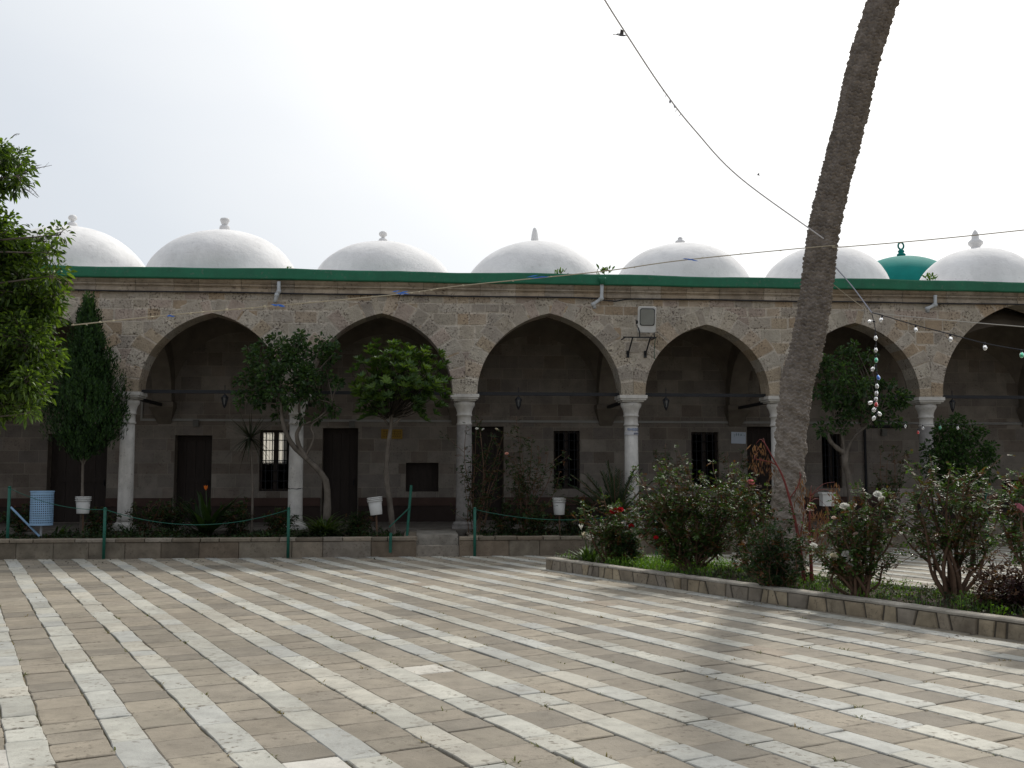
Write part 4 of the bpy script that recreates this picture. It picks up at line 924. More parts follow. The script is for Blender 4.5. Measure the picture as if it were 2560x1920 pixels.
# dry plant with red stems
def dry_plant():
    r = random.Random(330); base = gp(2022, 1462, PS); Y = base.y; t = thing('dry_plant', 'tall dry plant with red stems and hanging rust brown seed heads', 'plant', base); sm = MB()
    stems = [[(2012, 1464), (2000, 1370), (1985, 1290), (1960, 1200), (1935, 1150), (1912, 1108)], [(2030, 1464), (2026, 1370), (2024, 1310), (2026, 1240)], [(1998, 1350), (2008, 1300), (2012, 1250)], [(2027, 1400), (2040, 1370), (2045, 1330)], [(1945, 1165), (1925, 1155), (1890, 1148)], [(1975, 1245), (1995, 1215), (2003, 1185)]]
    paths = []
    for k, s in enumerate(stems): paths.append(limb(sm, [at(x, y, Y) - base for x, y in s], .028 if k < 2 else .009, .006, 6))
    def hang(p, L, n, sp=.05):
        sd = MB()
        for i in range(n):
            q = p + Vector((r.gauss(0, sp), r.gauss(0, sp), r.uniform(-L, 0))); leaf(sd, q, Vector((r.gauss(0, .3), r.gauss(0, .3), -1)), rdir(r), r.uniform(.05, .12), .015, mul(r.choice([(.19, .095, .04), (.14, .07, .03), (.22, .12, .05), (.11, .05, .03)]), r.uniform(.8, 1.2)), 0)
        sd.build('seed_head', M['petal'], t)
    for (x, y, L, n) in [(1905, 1105, .14, 40), (1890, 1110, .2, 40), (1915, 1130, .25, 50), (1885, 1150, .12, 40), (1900, 1165, .1, 20), (1925, 1165, .2, 40), (1998, 1190, .3, 60), (2003, 1230, .25, 50), (2030, 1215, .3, 60), (2025, 1255, .4, 110), (2040, 1275, .4, 90), (2010, 1290, .4, 80), (2060, 1260, .3, 60), (2055, 1300, .35, 60), (2087, 1205, .22, 60), (2085, 1230, .2, 30), (2000, 1320, .35, 60), (2030, 1320, .3, 60), (1995, 1370, .3, 30)]:
        p = at(x, y, Y + r.uniform(-.15, .15)) - base; hang(p, L, n // 2 + 4, .035)
        near = min((q for pa in paths for q in pa), key=lambda q: (q - p).length); limb(sm, [near, (near + p) / 2 + Vector((0, 0, .06)), p], .005, .002, 4)
    sm.build('stems', M['redstem'], t, True)
dry_plant()
# ground cover in the planter
gc = MB(); r = random.Random(340)
for i in range(1500):
    u = r.random() * Lp; v = r.uniform(.2, PLW - .2); p = PL0 + pf * u + pn * v
    dn = .5 + .5 * math.sin(u * 1.7 + 1) * math.sin(u * 4.1) + (.6 if 1.6 < u < 3.2 else 0)
    if r.random() > dn + .25: continue
    pal = G_BRIGHT if (1.5 < u < 3.3 or r.random() < .35) else [(.035, .07, .02), (.05, .085, .025), (.06, .05, .03)]  # brighter greens on this stretch replace sunlight the rose bush blocks
    kk = r.uniform(.7, 1.2); h = r.uniform(.05, .16) * (1.3 if 1.5 < u < 3.3 else 1)
    for k in range(10):
        q = Vector((p.x + r.gauss(0, .05), p.y + r.gauss(0, .05), PS + r.uniform(0, h)))
        if k % 3 == 0: blade(gc, (q.x, q.y, PS), (r.gauss(0, .4), r.gauss(0, .4), 1), h * r.uniform(1, 2), .004, mul(r.choice(pal), kk), .3, r)
        else: leaf(gc, q, rdir(r) + Vector((0, 0, .4)), Vector((0, 0, 1)) + rdir(r) * .5, r.uniform(.03, .06), r.uniform(.02, .035), mul(r.choice(pal), kk))
tag(gc.build('ground_cover', M['leaf']), 'low weeds and grass covering the soil of the rose planter', 'ground cover', kind='stuff')
gc = MB()
for i in range(2600):
    a = r.uniform(CA[1], aEnd - .2); b = r.uniform(BW + .3, -.3)
    if aS0 - .3 < a < aS1 + .3 or (a > aR and b < -.8): continue
    p = W(a, b, .31); h = r.uniform(.06, .30) * (.55 + .45 * math.sin(a * 2.3) * math.sin(a * .9 + 1)); kk = r.uniform(.6, 1.2)
    for k in range(7):
        q = Vector((p.x + r.gauss(0, .06), p.y + r.gauss(0, .06), .31 + r.uniform(0, h))); leaf(gc, q, rdir(r) + Vector((0, 0, .5)), Vector((0, 0, 1)) + rdir(r) * .6, r.uniform(.05, .1), r.uniform(.025, .04), mul(r.choice(G_DARK + [(.05, .04, .02)]), kk))
tag(gc.build('bed_ground_cover', M['leaf']), 'low dark plants covering the soil of the long garden bed', 'ground cover', kind='stuff')
# tall thin bed roses behind the planter
def bedbush(label, seed, Y, bpx, tips, name='rose_bush', cat='rose bush', pal=G_DARK + [(.05, .06, .02)], **kw):
    base = at(*bpx, Y); base.z = .3; r_ = random.Random(seed); hh = max(at(x, y, Y).z for x, y in tips)
    bl = [(at(x, y, Y - .1), s * Y / 2560, c) for (x, y, s, c) in kw.pop('blooms', [])]
    return bush(name, label, seed, base, px_stems(base, Y, tips, r_), hh, pal, cat, bl, **kw)
bedbush('climbing rose wrapped round the grey third column', 350, 22.3, (1185, 1320), [(1165, 1060), (1180, 1110), (1200, 1080), (1230, 1090), (1250, 1130), (1175, 1160), (1215, 1170), (1240, 1190), (1160, 1200), (1260, 1080), (1190, 1040)], blooms=[(1192, 1072, 4, WHT), (1208, 1074, 4, WHT), (1242, 1074, 5, CRM)], low=.25, per=8, dens=1.1, r0=.012, mat='leaf')
bedbush('tall thin rose bush with a tiny pink bloom right of the third column', 351, 22.2, (1310, 1325), [(1290, 1040), (1300, 1090), (1330, 1100), (1350, 1140), (1280, 1120), (1370, 1130), (1320, 1150), (1385, 1160), (1350, 1200), (1290, 1180), (1400, 1180), (1310, 1210)], blooms=[(1267, 1135, 5, (.75, .4, .3))], low=.3, per=8, dens=1.0, r0=.012, mat='leaf')
bedbush('dark low bush behind the white bucket in the right bed', 352, 21.9, (1335, 1325), [(1300, 1260), (1330, 1240), (1360, 1260), (1290, 1290), (1375, 1290), (1420, 1280)], name='small_shrub', cat='shrub', low=.1, per=12, dens=1.2, r0=.01, mat='dullleaf')
bedbush('thin rose stems between the young palm and the third barred window', 353, 22.6, (1670, 1310), [(1660, 1110), (1690, 1130), (1640, 1130), (1655, 1160), (1720, 1150), (1690, 1190)], low=.4, per=6, r0=.01, mat='leaf')
bedbush('thin leafy shoots below the white paper notice', 354, 23.0, (1840, 1310), [(1815, 1130), (1850, 1125), (1830, 1170), (1865, 1150), (1800, 1180)], low=.4, per=6, r0=.01, mat='leaf')
bedbush('leafy shoots between the grey forked trunk and the rightmost column', 355, 22.9, (2225, 1290), [(2195, 1125), (2235, 1120), (2215, 1150), (2245, 1180), (2190, 1180), (2270, 1150), (2240, 1230), (2205, 1220)], low=.35, per=8, r0=.01, mat='leaf')
bedbush('low dark bush under the left wall lamp window', 356, 22.0, (360, 1318), [(330, 1270), (370, 1262), (400, 1275), (420, 1290), (350, 1290)], name='small_shrub', cat='shrub', low=.1, per=9, dens=1.1, r0=.01, mat='dullleaf')
for i, (px, tips, lb_) in enumerate(((425, [(400, 1275), (430, 1262), (455, 1280), (410, 1295), (445, 1300)], 'low dark bush left of the orange flowered plant'), (590, [(560, 1270), (590, 1262), (615, 1280), (575, 1298), (605, 1300)], 'low dark bush at the foot of the dracaena'),
    (700, [(675, 1285), (700, 1275), (690, 1300), (715, 1292), (740, 1290)], 'low dark bush hugging the second white column'), (905, [(880, 1290), (905, 1280), (930, 1295), (890, 1305)], 'low dark bush under the tilted white bucket'), (1270, [(1230, 1270), (1260, 1255), (1290, 1275), (1240, 1295), (1285, 1298)], 'low dark bush right of the grey third column'),
    (60, [(20, 1275), (55, 1262), (90, 1280), (30, 1300)], 'low dark bush behind the pale blue bin'), (250, [(225, 1285), (250, 1270), (275, 1285), (240, 1300)], 'low dark bush between the cypress stem and the leftmost column'), (1440, [(1410, 1260), (1450, 1240), (1480, 1260), (1420, 1290), (1500, 1290)], 'low dark bush under the young palm fronds'))):
    bedbush(lb_, 380 + i, 22.3, (px, 1322), tips, name='small_shrub', cat='shrub', low=.05, per=11, dens=1.3, r0=.009, mat='dullleaf')
o_ = [o for o in bpy.data.objects if o.get('label') == 'low dark bush under the left wall lamp window'][0]; o_['label'] = 'low dark bush right of the leftmost white column'

# ------------------------------------------------------------------ the leaning date palm
def date_palm():
    r = random.Random(401); Y = 15.0; base = gp(1968, 1450, PS); base.y = Y; base.x = at(1968, 1450, Y).x
    t = thing('date_palm', 'tall leaning date palm trunk rising out of the rose planter', 'palm', base)
    key = [(1962, 1450), (1968, 1350), (1970, 1250), (1976, 1120), (1993, 958), (2016, 871), (2041, 727), (2050, 640), (2063, 557), (2087, 456), (2125, 304), (2161, 152), (2207, 0), (2255, -170), (2310, -370), (2355, -560), (2395, -780), (2420, -980)]
    pts = bez([at(x, y, Y) - base for x, y in key], 40); pts[0].z = -.05
    acc = [0]
    for a, b in zip(pts, pts[1:]): acc.append(acc[-1] + (b - a).length)
    Ltot = acc[-1]; h = .014; ns = 96; vs = []; cs = []; n = int(Ltot / h); i = 0; rows = .06; NS = 15
    rad_px = [(0, .29), (.5, .255), (1.2, .212), (2.3, .205), (3.0, .21), (3.6, .206), (5, .198), (9, .198), (20, .2)]
    cr_ = random.Random(5); tint = {}
    for k in range(n + 1):
        s = k * h
        while i < len(acc) - 2 and acc[i + 1] < s: i += 1
        f = (s - acc[i]) / max(acc[i + 1] - acc[i], 1e-6); p = pts[i] + (pts[i + 1] - pts[i]) * f; tg = (pts[i + 1] - pts[i]).normalized()
        x = (Vector((1, 0, 0)) - tg * tg.x).normalized(); y = tg.cross(x)
        for (s0, r0_), (s1, r1_) in zip(rad_px, rad_px[1:]):
            if s0 <= s <= s1: R0 = r0_ + (r1_ - r0_) * (s - s0) / (s1 - s0)
        old = max(0, min(1, (3.4 - s) / 1.6))
        for q in range(ns):
            a = 2 * PI * q / ns; ang = a / (2 * PI) * NS
            sc = s / rows + .25 * math.sin(a + .7) + .5 * (abs(2 * ((ang) % 1) - 1)); row = math.floor(sc); fr = sc - row
            idx = (row, int(ang + .5 * (row % 2)) % NS)
            if idx not in tint: tint[idx] = (cr_.uniform(.82, 1.15), cr_.uniform(-.35, .6), cr_.random())
            ti = tint[idx]
            saw = (fr if fr < .8 else .8 - (fr - .8) * 3.2) * (1 + ti[1])
            lump = .003 * math.sin(a * 3 + s * 2.1) + .004 * math.sin(a * 5 - s * 3.3)
            d = (1 - .6 * old) * .045 * saw + lump + old * (.022 * math.sin(s * 14 + 3 * math.sin(a * 2 + s)) * math.sin(a * 3 + s * 3) + .012 * math.sin(s * 31 + a * 4))
            vs.append(p + (x * math.cos(a) + y * math.sin(a)) * (R0 + d)); 
            cs.append(mixc(mul((1, .97, .95), ti[0]), (1.08, 1.04, .98), old * .6))
    tm = MB(); tm.add(vs, [(k * ns + q, k * ns + (q + 1) % ns, (k + 1) * ns + (q + 1) % ns, (k + 1) * ns + q) for k in range(n) for q in range(ns)], cs)
    tm.build('trunk', M['palmbark'], t, False)
    lf = MB(); st = MB(); hub = pts[-1] - Vector((0, 0, .1))
    for i in range(34):
        a = i * 2.4; e = -.35 + 1.7 * (i / 34); frond(lf, st, hub, Vector((math.cos(a) * math.cos(e), math.sin(a) * math.cos(e), math.sin(e))), r.uniform(2.2, 2.8), 500 + i, 40, .5, .55, (.05, .075, .03))
    st.build('frond_stalks', M['stem'], t); lf.build('crown', M['leaf'], t)
    return base, pts
PB, PP = date_palm()

# ------------------------------------------------------------------ bins, buckets, posts, signs
def bin_(px, py0, py1, Y):
    b = at(px, py1, Y); tp = at(px, py0, Y); k = Y / 2560; base = Vector((b.x, b.y, .31)); r_ = 27 * k; h = tp.z - b.z; z0 = b.z - .31
    t = thing('litter_bin', 'pale blue perforated litter bin on a post at the left end of the bed', 'bin', base)
    m = MB(); ns = 72; nz = 30; vs = []; hole = set()
    for i in range(nz + 1):
        for q in range(ns): a = 2 * PI * q / ns; vs.append((r_ * math.cos(a), r_ * math.sin(a), z0 + h * i / nz))
    fs = []
    for i in range(nz):
        for q in range(ns):
            if 2 <= i < nz - 2 and i % 2 == 0 and q % 2 == 0: continue
            fs.append((i * ns + q, i * ns + (q + 1) % ns, (i + 1) * ns + (q + 1) % ns, (i + 1) * ns + q))
    fs.append(tuple(range(ns - 1, -1, -1))); m.add(vs, fs); m.build('body', M['bluebin'], t)
    m = MB(); m.lathe([(r_ * .8, z0 + .01), (r_ * .82, z0 + h - .02)], (0, 0, 0), 32, (.05, .06, .08)); m.build('liner', M['bluebin'], t)
    m = MB(); m.lathe([(r_, z0 + h - .02), (r_ + .012, z0 + h - .015), (r_ + .014, z0 + h + .005), (r_ - .005, z0 + h + .008)], (0, 0, 0), 40); m.build('rim', M['bluebin'], t)
    m = MB(); m.tube([(0, 0, -.02), (0, 0, z0 + .05)], .025, 8); m.build('post', M['pipe'], t)
bin_(103, 1228, 1313, 21.2)
pl = MB(); p0 = at(27, 1268, 21.15); p1 = at(99, 1341, 21.15); pl.tube([p0, p1], .022, 8); pl_ = pl.build('slanting_pole', M['bluebin']); tag(pl_, 'pale blue pole leaning down beside the perforated bin', 'pole')
def bucket(label, px, y0, y1, wpx, Y, tilt=0.0, loc_label=None):
    b = at(px, y1, Y); k = Y / 2560; h = (y1 - y0) * k; r1 = wpx * k / 2; t = thing('bucket', label, 'bucket', b); t.rotation_euler = (0, tilt, 0)
    m = MB(); m.lathe([(.001, 0), (r1 * .8, 0), (r1 * .82, .01), (r1 * .97, h), (r1 * .93, h), (r1 * .78, .02)], (0, 0, 0), 28, cap=False); m.build('body', M['whiteplastic'], t, True)
    m = MB()
    for z in (h * .78, h * .88, h * .97): m.lathe([(r1 * .96, z - .012), (r1 * 1.06, z - .008), (r1 * 1.06, z + .008), (r1 * .96, z + .012)], (0, 0, 0), 28)
    m.build('rim', M['whiteplastic'], t, True)
    m = MB(); m.tube([(r1 * 1.05 * math.cos(a), -.02, h * .9 - .9 * h * math.sin(a) * .75) for a in [PI * i / 14 for i in range(15)]], .004, 5, (.3, .3, .3)); m.build('handle', M['whiteplastic'], t)
    s = MB(); s.tube([(b.x + .02, b.y + .02, .28), (b.x, b.y, b.z + .006)], .02, 7); tag(s.build('bucket_stake', M['stem']), 'short stake that carries the ' + label.split(' beside')[0].split(' behind')[0].split(' before')[0], 'stake')
bucket('white bucket standing upright beside the cypress stem', 207, 1242, 1284, 36, 21.6)
bucket('white bucket tilted on its stake beside the broadleaf tree', 941, 1243, 1287, 36, 21.5, -.12)
bucket('white bucket behind the left end of the rose planter', 1398, 1245, 1287, 32, 22.0)
wb = MB(); b = at(2068, 1265, 22.6); wb.box(-.13, .13, -.13, .13, 0, .26); wb.box(-.15, .15, -.15, .15, .262, .3); o = wb.build('white_box', M['whiteplastic']); o.location = (b.x, b.y, b.z); tag(o, 'small white lidded box behind the dry brown plant', 'box')
bs = MB(); bs.tube([(b.x, b.y, .28), (b.x, b.y, b.z)], .03, 8); tag(bs.build('box_post', M['stem']), 'short post under the small white box', 'post')
def post(label, px, yt, yb, Y=None, a_b=None, r_=.03):
    tp = at(px, yt, Y); m = MB(); base = gp(px, yb) if Y is None else None
    t = thing('fence_post', label, 'post', Vector((tp.x, tp.y, 0)), 0, 'green posts along the garden bed')
    m.tube([(0, 0, -.02), (0, 0, tp.z)], r_, 10); m.build('pole', M['greenpost'], t, True)
    m = MB(); m.lathe([(r_ + .003, tp.z - .02), (r_ + .004, tp.z), (r_ * .5, tp.z + .015)], (0, 0, 0), 10); m.build('cap', M['greenpost'], t, True)
    return Vector((tp.x, tp.y, tp.z))
yb = lambda px: W(fac(px, 1390, BW - .08)[0], BW - .08, 0).y
P1 = post('green fence post below the leftmost white column', 263, 1270, 1394, yb(263))
P2 = post('green fence post below the second white column', 722, 1270, 1389, yb(722))
P3 = post('green fence post below the grey third column', 1187, 1270, 1386, yb(1187))
P4 = post('green fence post behind the large rose bush', 1640, 1268, 1388, yb(1640))
P0 = post('green fence post at the left edge beside the blue bin', 24, 1217, 1345, yb(24) + .4)
Yr = W(aEnd - .15, -1.1, 0).y
P5 = post('green fence post at the right end of the grey wall', 2464, 1222, 1355, Yr)
lean = thing('leaning_post', 'leaning green post with a slanting brace left of the steps', 'post', at(1017, 1335, 21.3))
m = MB(); b0 = lean.location; m.tube([Vector((0, 0, -.1)), at(1028, 1213, 21.3) - b0], .028, 8); m.build('pole', M['greenpost'], lean); m = MB(); m.tube([at(973, 1318, 21.2) - b0, at(1025, 1268, 21.25) - b0], .014, 6); m.build('brace', M['greenpost'], lean)
m = MB(); q = W(fac(976, 1345, BW - .06)[0], BW - .06, 0); m.tube([(q.x, q.y, .09), (q.x + .005, q.y, .48)], .03, 8); tag(m.build('pipe_stub', M['greenpost']), 'short green pipe stub hanging on the bed wall left of the steps', 'pipe')
def wire(name, pts, rad, mat, label, cat='wire', col=(1, 1, 1), sag=0.0, n=24):
    m = MB()
    if len(pts) == 2:
        a, b = Vector(pts[0]), Vector(pts[1]); pts = [a + (b - a) * i / n - Vector((0, 0, sag * 4 * (i / n) * (1 - i / n))) for i in range(n + 1)]
    else: pts = bez(pts, 8)
    m.tube(pts, rad, 5, col); return tag(m.build(name, mat), label, cat), pts
e = Vector((0, 0, -.03))
wire('fence_wire', [P1 + e, P2 + e], .007, M['greenpost'], 'green wire sagging between the leftmost and the second green post', sag=.3)
wire('fence_wire', [P0 + e, P1 + e], .006, M['greenpost'], 'green wire between the blue bin post and the next post', sag=.12)
wire('fence_wire', [P3 + e, P4 + e], .006, M['greenpost'], 'green wire running right from the post below the grey column', sag=.22)
# signs on the back wall
def sign(name, label, px0, px1, py0, py1, b, col, ink, lines, mat='paper', tilt=0.0):
    a0, z1 = fac(px0, py0, b); a1, z0 = fac(px1, py1, b); cw = (a0 + a1) / 2; ch = (z0 + z1) / 2; w_ = (a1 - a0) / 2; h_ = (z1 - z0) / 2
    t = thing(name, label, 'sign', W(cw, b, ch), TH); t.rotation_euler = (0, tilt, TH)
    m = MB(); m.box(-w_, w_, 0, .012, -h_, h_, col); m.build('plate', M[mat], t); m = MB(); r_ = random.Random(len(label))
    for (fz, fx0, fx1, th) in lines:
        x = fx1 * w_; z = fz * h_
        while x > fx0 * w_:
            L = r_.uniform(.03, .11) * max(w_ * 2.2, .5); x2 = max(x - L, fx0 * w_); k = 5; vs = []
            for i in range(k + 1):        # joined-up script: a wavy base stroke
                xx = x + (x2 - x) * i / k; zz = z + th * .5 * math.sin(i * 1.7 + r_.random()); vs += [(xx, -.002, zz - th * .28), (xx, -.002, zz + th * .28)]
            m.add(vs, [(2 * i, 2 * i + 1, 2 * i + 3, 2 * i + 2) for i in range(k)], ink)
            if r_.random() < .6: xx = (x + x2) / 2; m.add([(xx - th * .2, -.002, z), (xx + th * .2, -.002, z), (xx + th * .2, -.002, z + th * 1.7), (xx - th * .2, -.002, z + th * 1.7)], [(0, 1, 2, 3)], ink)
            if r_.random() < .7: xx = x2 + (x - x2) * .4; zz = z + r_.choice((-1.3, 1.6)) * th; m.add([(xx, -.002, zz - th * .3), (xx + th * .3, -.002, zz), (xx, -.002, zz + th * .3), (xx - th * .3, -.002, zz)], [(0, 1, 2, 3)], ink)
            x = x2 - th * .8
    m.build('lettering', M['paper'], t); return t
sign('wall_sign', 'yellow sign with lines of dark script behind the broadleaf tree', 953, 1006, 1073, 1097, WB - .03, (.24, .145, .02), (.05, .03, .01), [(.45, -.85, .85, .02), (0, -.85, .85, .018), (-.5, -.85, .85, .016)])
sign('paper_notice', 'white paper notice with green script beside the dark door', 1828, 1865, 1080, 1109, WB - .03, (.52, .58, .66), (.08, .16, .18), [(.45, -.75, .85, .03)], tilt=.03)
for (px, py, lb_) in ((880, 1061, 'small grey box on the back wall right of the dark door behind the twisted tree'), (2210, 1081, 'small white box on the back wall behind the hanging bulbs'), (490, 1058, 'small grey box over the door right of the leftmost column')):
    a, z = fac(px, py, WB - .06); m = MB(); m.box(-.07, .07, -.04, .05, -.09, .09, (.5, .5, .48)); m.box(-.06, .06, -.046, -.041, -.075, .075, (.42, .42, .40)); o = m.build('junction_box', M['conduit']); o.location = W(a, WB - .06, z); o.rotation_euler = (0, 0, TH); tag(o, lb_, 'box')
# clusters on the wall: floodlight, pipes, cable
def box_at(mb, c, hx, hy, hz, col=(1, 1, 1)): mb.box(c[0] - hx, c[0] + hx, c[1] - hy, c[1] + hy, c[2] - hz, c[2] + hz, col)
a, z = fac(1617, 799, -.45); FLt = thing('floodlight', 'white floodlight on a black bracket between two arches', 'floodlight', W(a, -.45, z), TH)
hw, hh = .21, .30; m = MB(); prof = [(-hw * .8, -hh * .8, .22), (-hw, -hh, .02), (-hw, -hh, 0)]
Rt = Matrix.Rotation(R(10), 4, 'X') @ Matrix.Rotation(R(-12), 4, 'Z')
def rb_(w0, h0, y, n=5, rr=.05): 
    out = []
    for (cx, cz, s0) in ((w0 - rr, h0 - rr, 0), (-w0 + rr, h0 - rr, 1), (-w0 + rr, -h0 + rr, 2), (w0 - rr, -h0 + rr, 3)):
        for k in range(n): an = (s0 + k / (n - 1)) * PI / 2; out.append(Vector((cx + rr * math.cos(an), y, cz + rr * math.sin(an))))
    return out
def loft(rings):
    m = MB(); n = len(rings[0]); vs = [Rt @ v for r_ in rings for v in r_]
    m.add(vs, [(i * n + k, i * n + (k + 1) % n, (i + 1) * n + (k + 1) % n, (i + 1) * n + k) for i in range(len(rings) - 1) for k in range(n)] + [tuple(range(n)), tuple((len(rings) - 1) * n + k for k in range(n - 1, -1, -1))]); return m
loft([rb_(hw * .72, hh * .7, .2), rb_(hw * .95, hh * .93, .1), rb_(hw, hh, .04), rb_(hw, hh, -.02), rb_(hw * .96, hh * .97, -.035)]).build('housing', M['whiteplastic'], FLt)
def up(rs, dz): return [[v + Vector((0.01, 0, dz)) for v in r_] for r_ in rs]
loft(up([rb_(hw * .80, hh * .66, -.037), rb_(hw * .80, hh * .66, -.048)], .06)).build('gasket', M['iron'], FLt)
loft(up([rb_(hw * .74, hh * .61, -.046), rb_(hw * .73, hh * .60, -.054)], .06)).build('glass', M['lampglass'], FLt)
m = MB(); zb = -.41
m.box(-.55, .22, -.02, .03, zb - .012, zb + .012)
for x in (-.17, .17): m.tube([(x, 0, zb), (x, .02, zb + .14), (x * 1.25, .06, -.12)], .014, 6)
for x in (-.33, .08): m.tube([(x, 0, zb), (x - .03, .42, zb - .36)], .018, 6); m.box(x - .06, x, .40, .445, zb - .42, zb - .26)
for x in (-.5, .2): m.tube([(x, .01, zb), (x, .45, zb)], .014, 6)
m.build('bracket', M['iron'], FLt); m = MB(); m.tube(bez([(.2, 0, zb), (.22, .2, zb - .15), (.26, .42, zb - .4), (.3, .46, zb - .45)], 5), .008, 5); m.build('flex', M['greenpost'], FLt)
m = MB(); m.tube([(-.2, .06, -.05), (-.235, .06, -.05)], .05, 14); m.build('knob', M['iron'], FLt)
def drain(label, pts, b0=-.05):
    q = [W(fac(x, y, b)[0], b, fac(x, y, b)[1]) for x, y, b in pts]; t = thing('drain_spout', label, 'pipe', q[0], 0, 'pale drain spouts under the green parapet')
    m = MB(); m.tube([p - q[0] for p in q], .042, 10); m.build('pipe', M['pipe'], t, True)
    m = MB()
    for i in range(1, len(q) - 1): d = (q[i + 1] - q[i]).normalized(); m.tube([q[i] - q[0] - d * .03, q[i] - q[0] + d * .06], .052, 10)
    m.build('joint', M['pipe'], t, True); return t
drain('grey drain spout above the second column, kinked to the left', [(697, 704, -.17), (697, 728, -.17), (692, 737, -.2), (687, 756, -.26)])
drain('grey drain spout with a green funnel and a weed on top', [(1505, 706, -.24), (1504, 746, -.24), (1483, 760, -.28), (1487, 771, -.3)])
drain('grey drain spout bent to the left above the rightmost arches', [(2338, 738, -.17), (2338, 762, -.17), (2318, 771, -.22), (2320, 781, -.24)])
a, z = fac(1506, 700, -.27); fn = MB(); fn.lathe([(.05, -.1), (.06, -.05), (.085, 0), (.085, .06)], (0, 0, 0), 14); o = fn.build('drain_funnel', M['green_paint'], None, True); o.location = W(a, -.27, z); tag(o, 'small green funnel on the parapet above the middle drain spout', 'funnel')
cb = MB(); rcb = random.Random(12); n = 140; pts = []
for k in range(n + 1):
    a = A0 + (A1 - A0) * k / n; d0 = fac(1530, 740, -.08)[0]; pts.append((a, -.075, ZW - .01 + .006 * math.sin(a * 1.7) - .07 * math.exp(-((a - d0) / .25) ** 2)))
cb.tube(pts, .017, 6, (.025, .025, .03)); fthing(cb, 'wall_cable', M['cord'], 'black cable running the whole length of the arcade under its cornice', 'cable')
# lanterns on the tie beams
def lantern(label, px, py, first=None):
    a, z = fac(px, py, .3); z = 3.47
    if first is None:
        t = thing('hanging_lantern', label, 'lantern', W(a, .3, z), TH, 'small black lanterns on the tie beams')
        m = MB(); m.tube([(0, 0, .19), (0, 0, -.03)], .01, 6); m.lathe([(.085, -.09), (.05, -.05), (.015, -.02)], (0, 0, 0), 6)
        for k in range(6): an = k * PI / 3; m.tube([(.075 * math.cos(an), .075 * math.sin(an), -.09), (.04 * math.cos(an), .04 * math.sin(an), -.25)], .007, 4)
        m.lathe([(.043, -.25), (.043, -.265), (.01, -.33)], (0, 0, 0), 6); m.build('frame', M['iron'], t); m = MB(); m.lathe([(.068, -.095), (.036, -.248)], (0, 0, 0), 6); m.build('glass', M['glass'], t); return t
    t = copy_tree(first); t.location = W(a, .3, z); t['label'] = label; return t
L0 = lantern('black lantern hanging from the tie beam of the arch right of the leftmost column', 562, 990)
lantern('black lantern hanging in the middle arch left of the floodlight', 1296, 990, L0)
lantern('black lantern hanging in the arch under the floodlight', 1665, 997, L0)
lantern('black lantern hanging above the round bush in the rightmost arch', 2381, 1010, L0)
# weeds on the parapet
def weed(label, px, py, s, seed):
    r_ = random.Random(seed); a, z = fac(px, py, -.1); t = W(a, -.1, ZG); m = MB()
    for k in range(26): leaf(m, Vector((r_.gauss(0, s * .35), r_.gauss(0, .03), r_.uniform(-.01, s * .6))), Vector((r_.gauss(0, .6), r_.gauss(0, .5), 1)), rdir(r_), s * r_.uniform(.4, .8), s * .2, mul(r_.choice(G_BRIGHT + [(.06, .07, .03)]), r_.uniform(.5, 1)))
    o = m.build('parapet_weed', M['leaf']); o.location = t; tag(o, label, 'weed', 'weeds growing on the green parapet')
weed('flat little weed on the parapet above the second column', 722, 677, .09, 1); weed('bright weed on the parapet below the fourth white dome', 1402, 680, .16, 2)
weed('dark tuft growing over the green funnel of the middle spout', 1508, 690, .24, 3); weed('pale weed on the parapet left of the last white dome', 2330, 708, .2, 4)
# ------------------------------------------------------------------ wires and light strings
STR = (.45, .45, .46); YEL = (.38, .33, .24)
tie = PB + PP[min(range(len(PP)), key=lambda i: abs((PB + PP[i]).z - at(2017, 605, 15).z))] + Vector((-.05, -.24, 0))
cordp = [at(1470, -70, 9.2), at(1512, 0, 9.8), at(1560, 76, 10.4), at(1655, 220, 11.4), at(1736, 324, 12.3), at(1852, 446, 13.5), tie]
m = MB(); pts = bez(cordp, 8); m.tube(pts, .0095, 6, (.58, .58, .62)); r_ = random.Random(70)
wt = tag(m.build('slack_rope', M['cord']), 'grey rope with ragged bits hanging from the top edge to the palm trunk', 'rope')
m = MB()
for f in (.52, .54, .55, .56, .58, .6, .44, .62): p = pts[int(f * (len(pts) - 1))]; leaf(m, p, Vector((r_.gauss(0, .5), 0, -1)), rdir(r_), .05, .02, (.35, .35, .38))
m.build('rag', M['rag'], wt)
W1 = [at(178, 813, 11.6), at(440, 786, 12.1), at(692, 764, 12.6), at(1000, 735, 13.2), at(1155, 714, 13.5), at(1500, 679, 14.1), at(1712, 650, 14.4), tie + Vector((0, -.02, -.12)), at(2095, 618, 14.7), at(2315, 600, 14.2), at(2560, 575, 13.6), at(2700, 558, 13.2)]
m = MB(); pts = bez(W1, 8); m.tube(pts, .0075, 6, YEL)
wt = tag(m.build('long_cord', M['cord']), 'long pale cord with blue rags stretched across the whole arcade', 'cord'); m = MB()
for (px, py, w_) in ((685, 762, 20), (990, 731, 26), (1330, 694, 34), (1715, 648, 22), (420, 790, 10)):
    Yc = 11.6 + (px - 178) / 1840 * 3.2
    for k in range(4): p = at(px + (k - 1.5) * w_ * .28, py + r_.uniform(-2, 2), Yc - .01); leaf(m, p, Vector((1, 0, r_.uniform(-.2, .25))), Vector((0, -1, .4)), w_ * .0065 * r_.uniform(.5, 1), .018, (.05, .16, .5), 0)
m.build('rag', M['rag'], wt); m = MB()
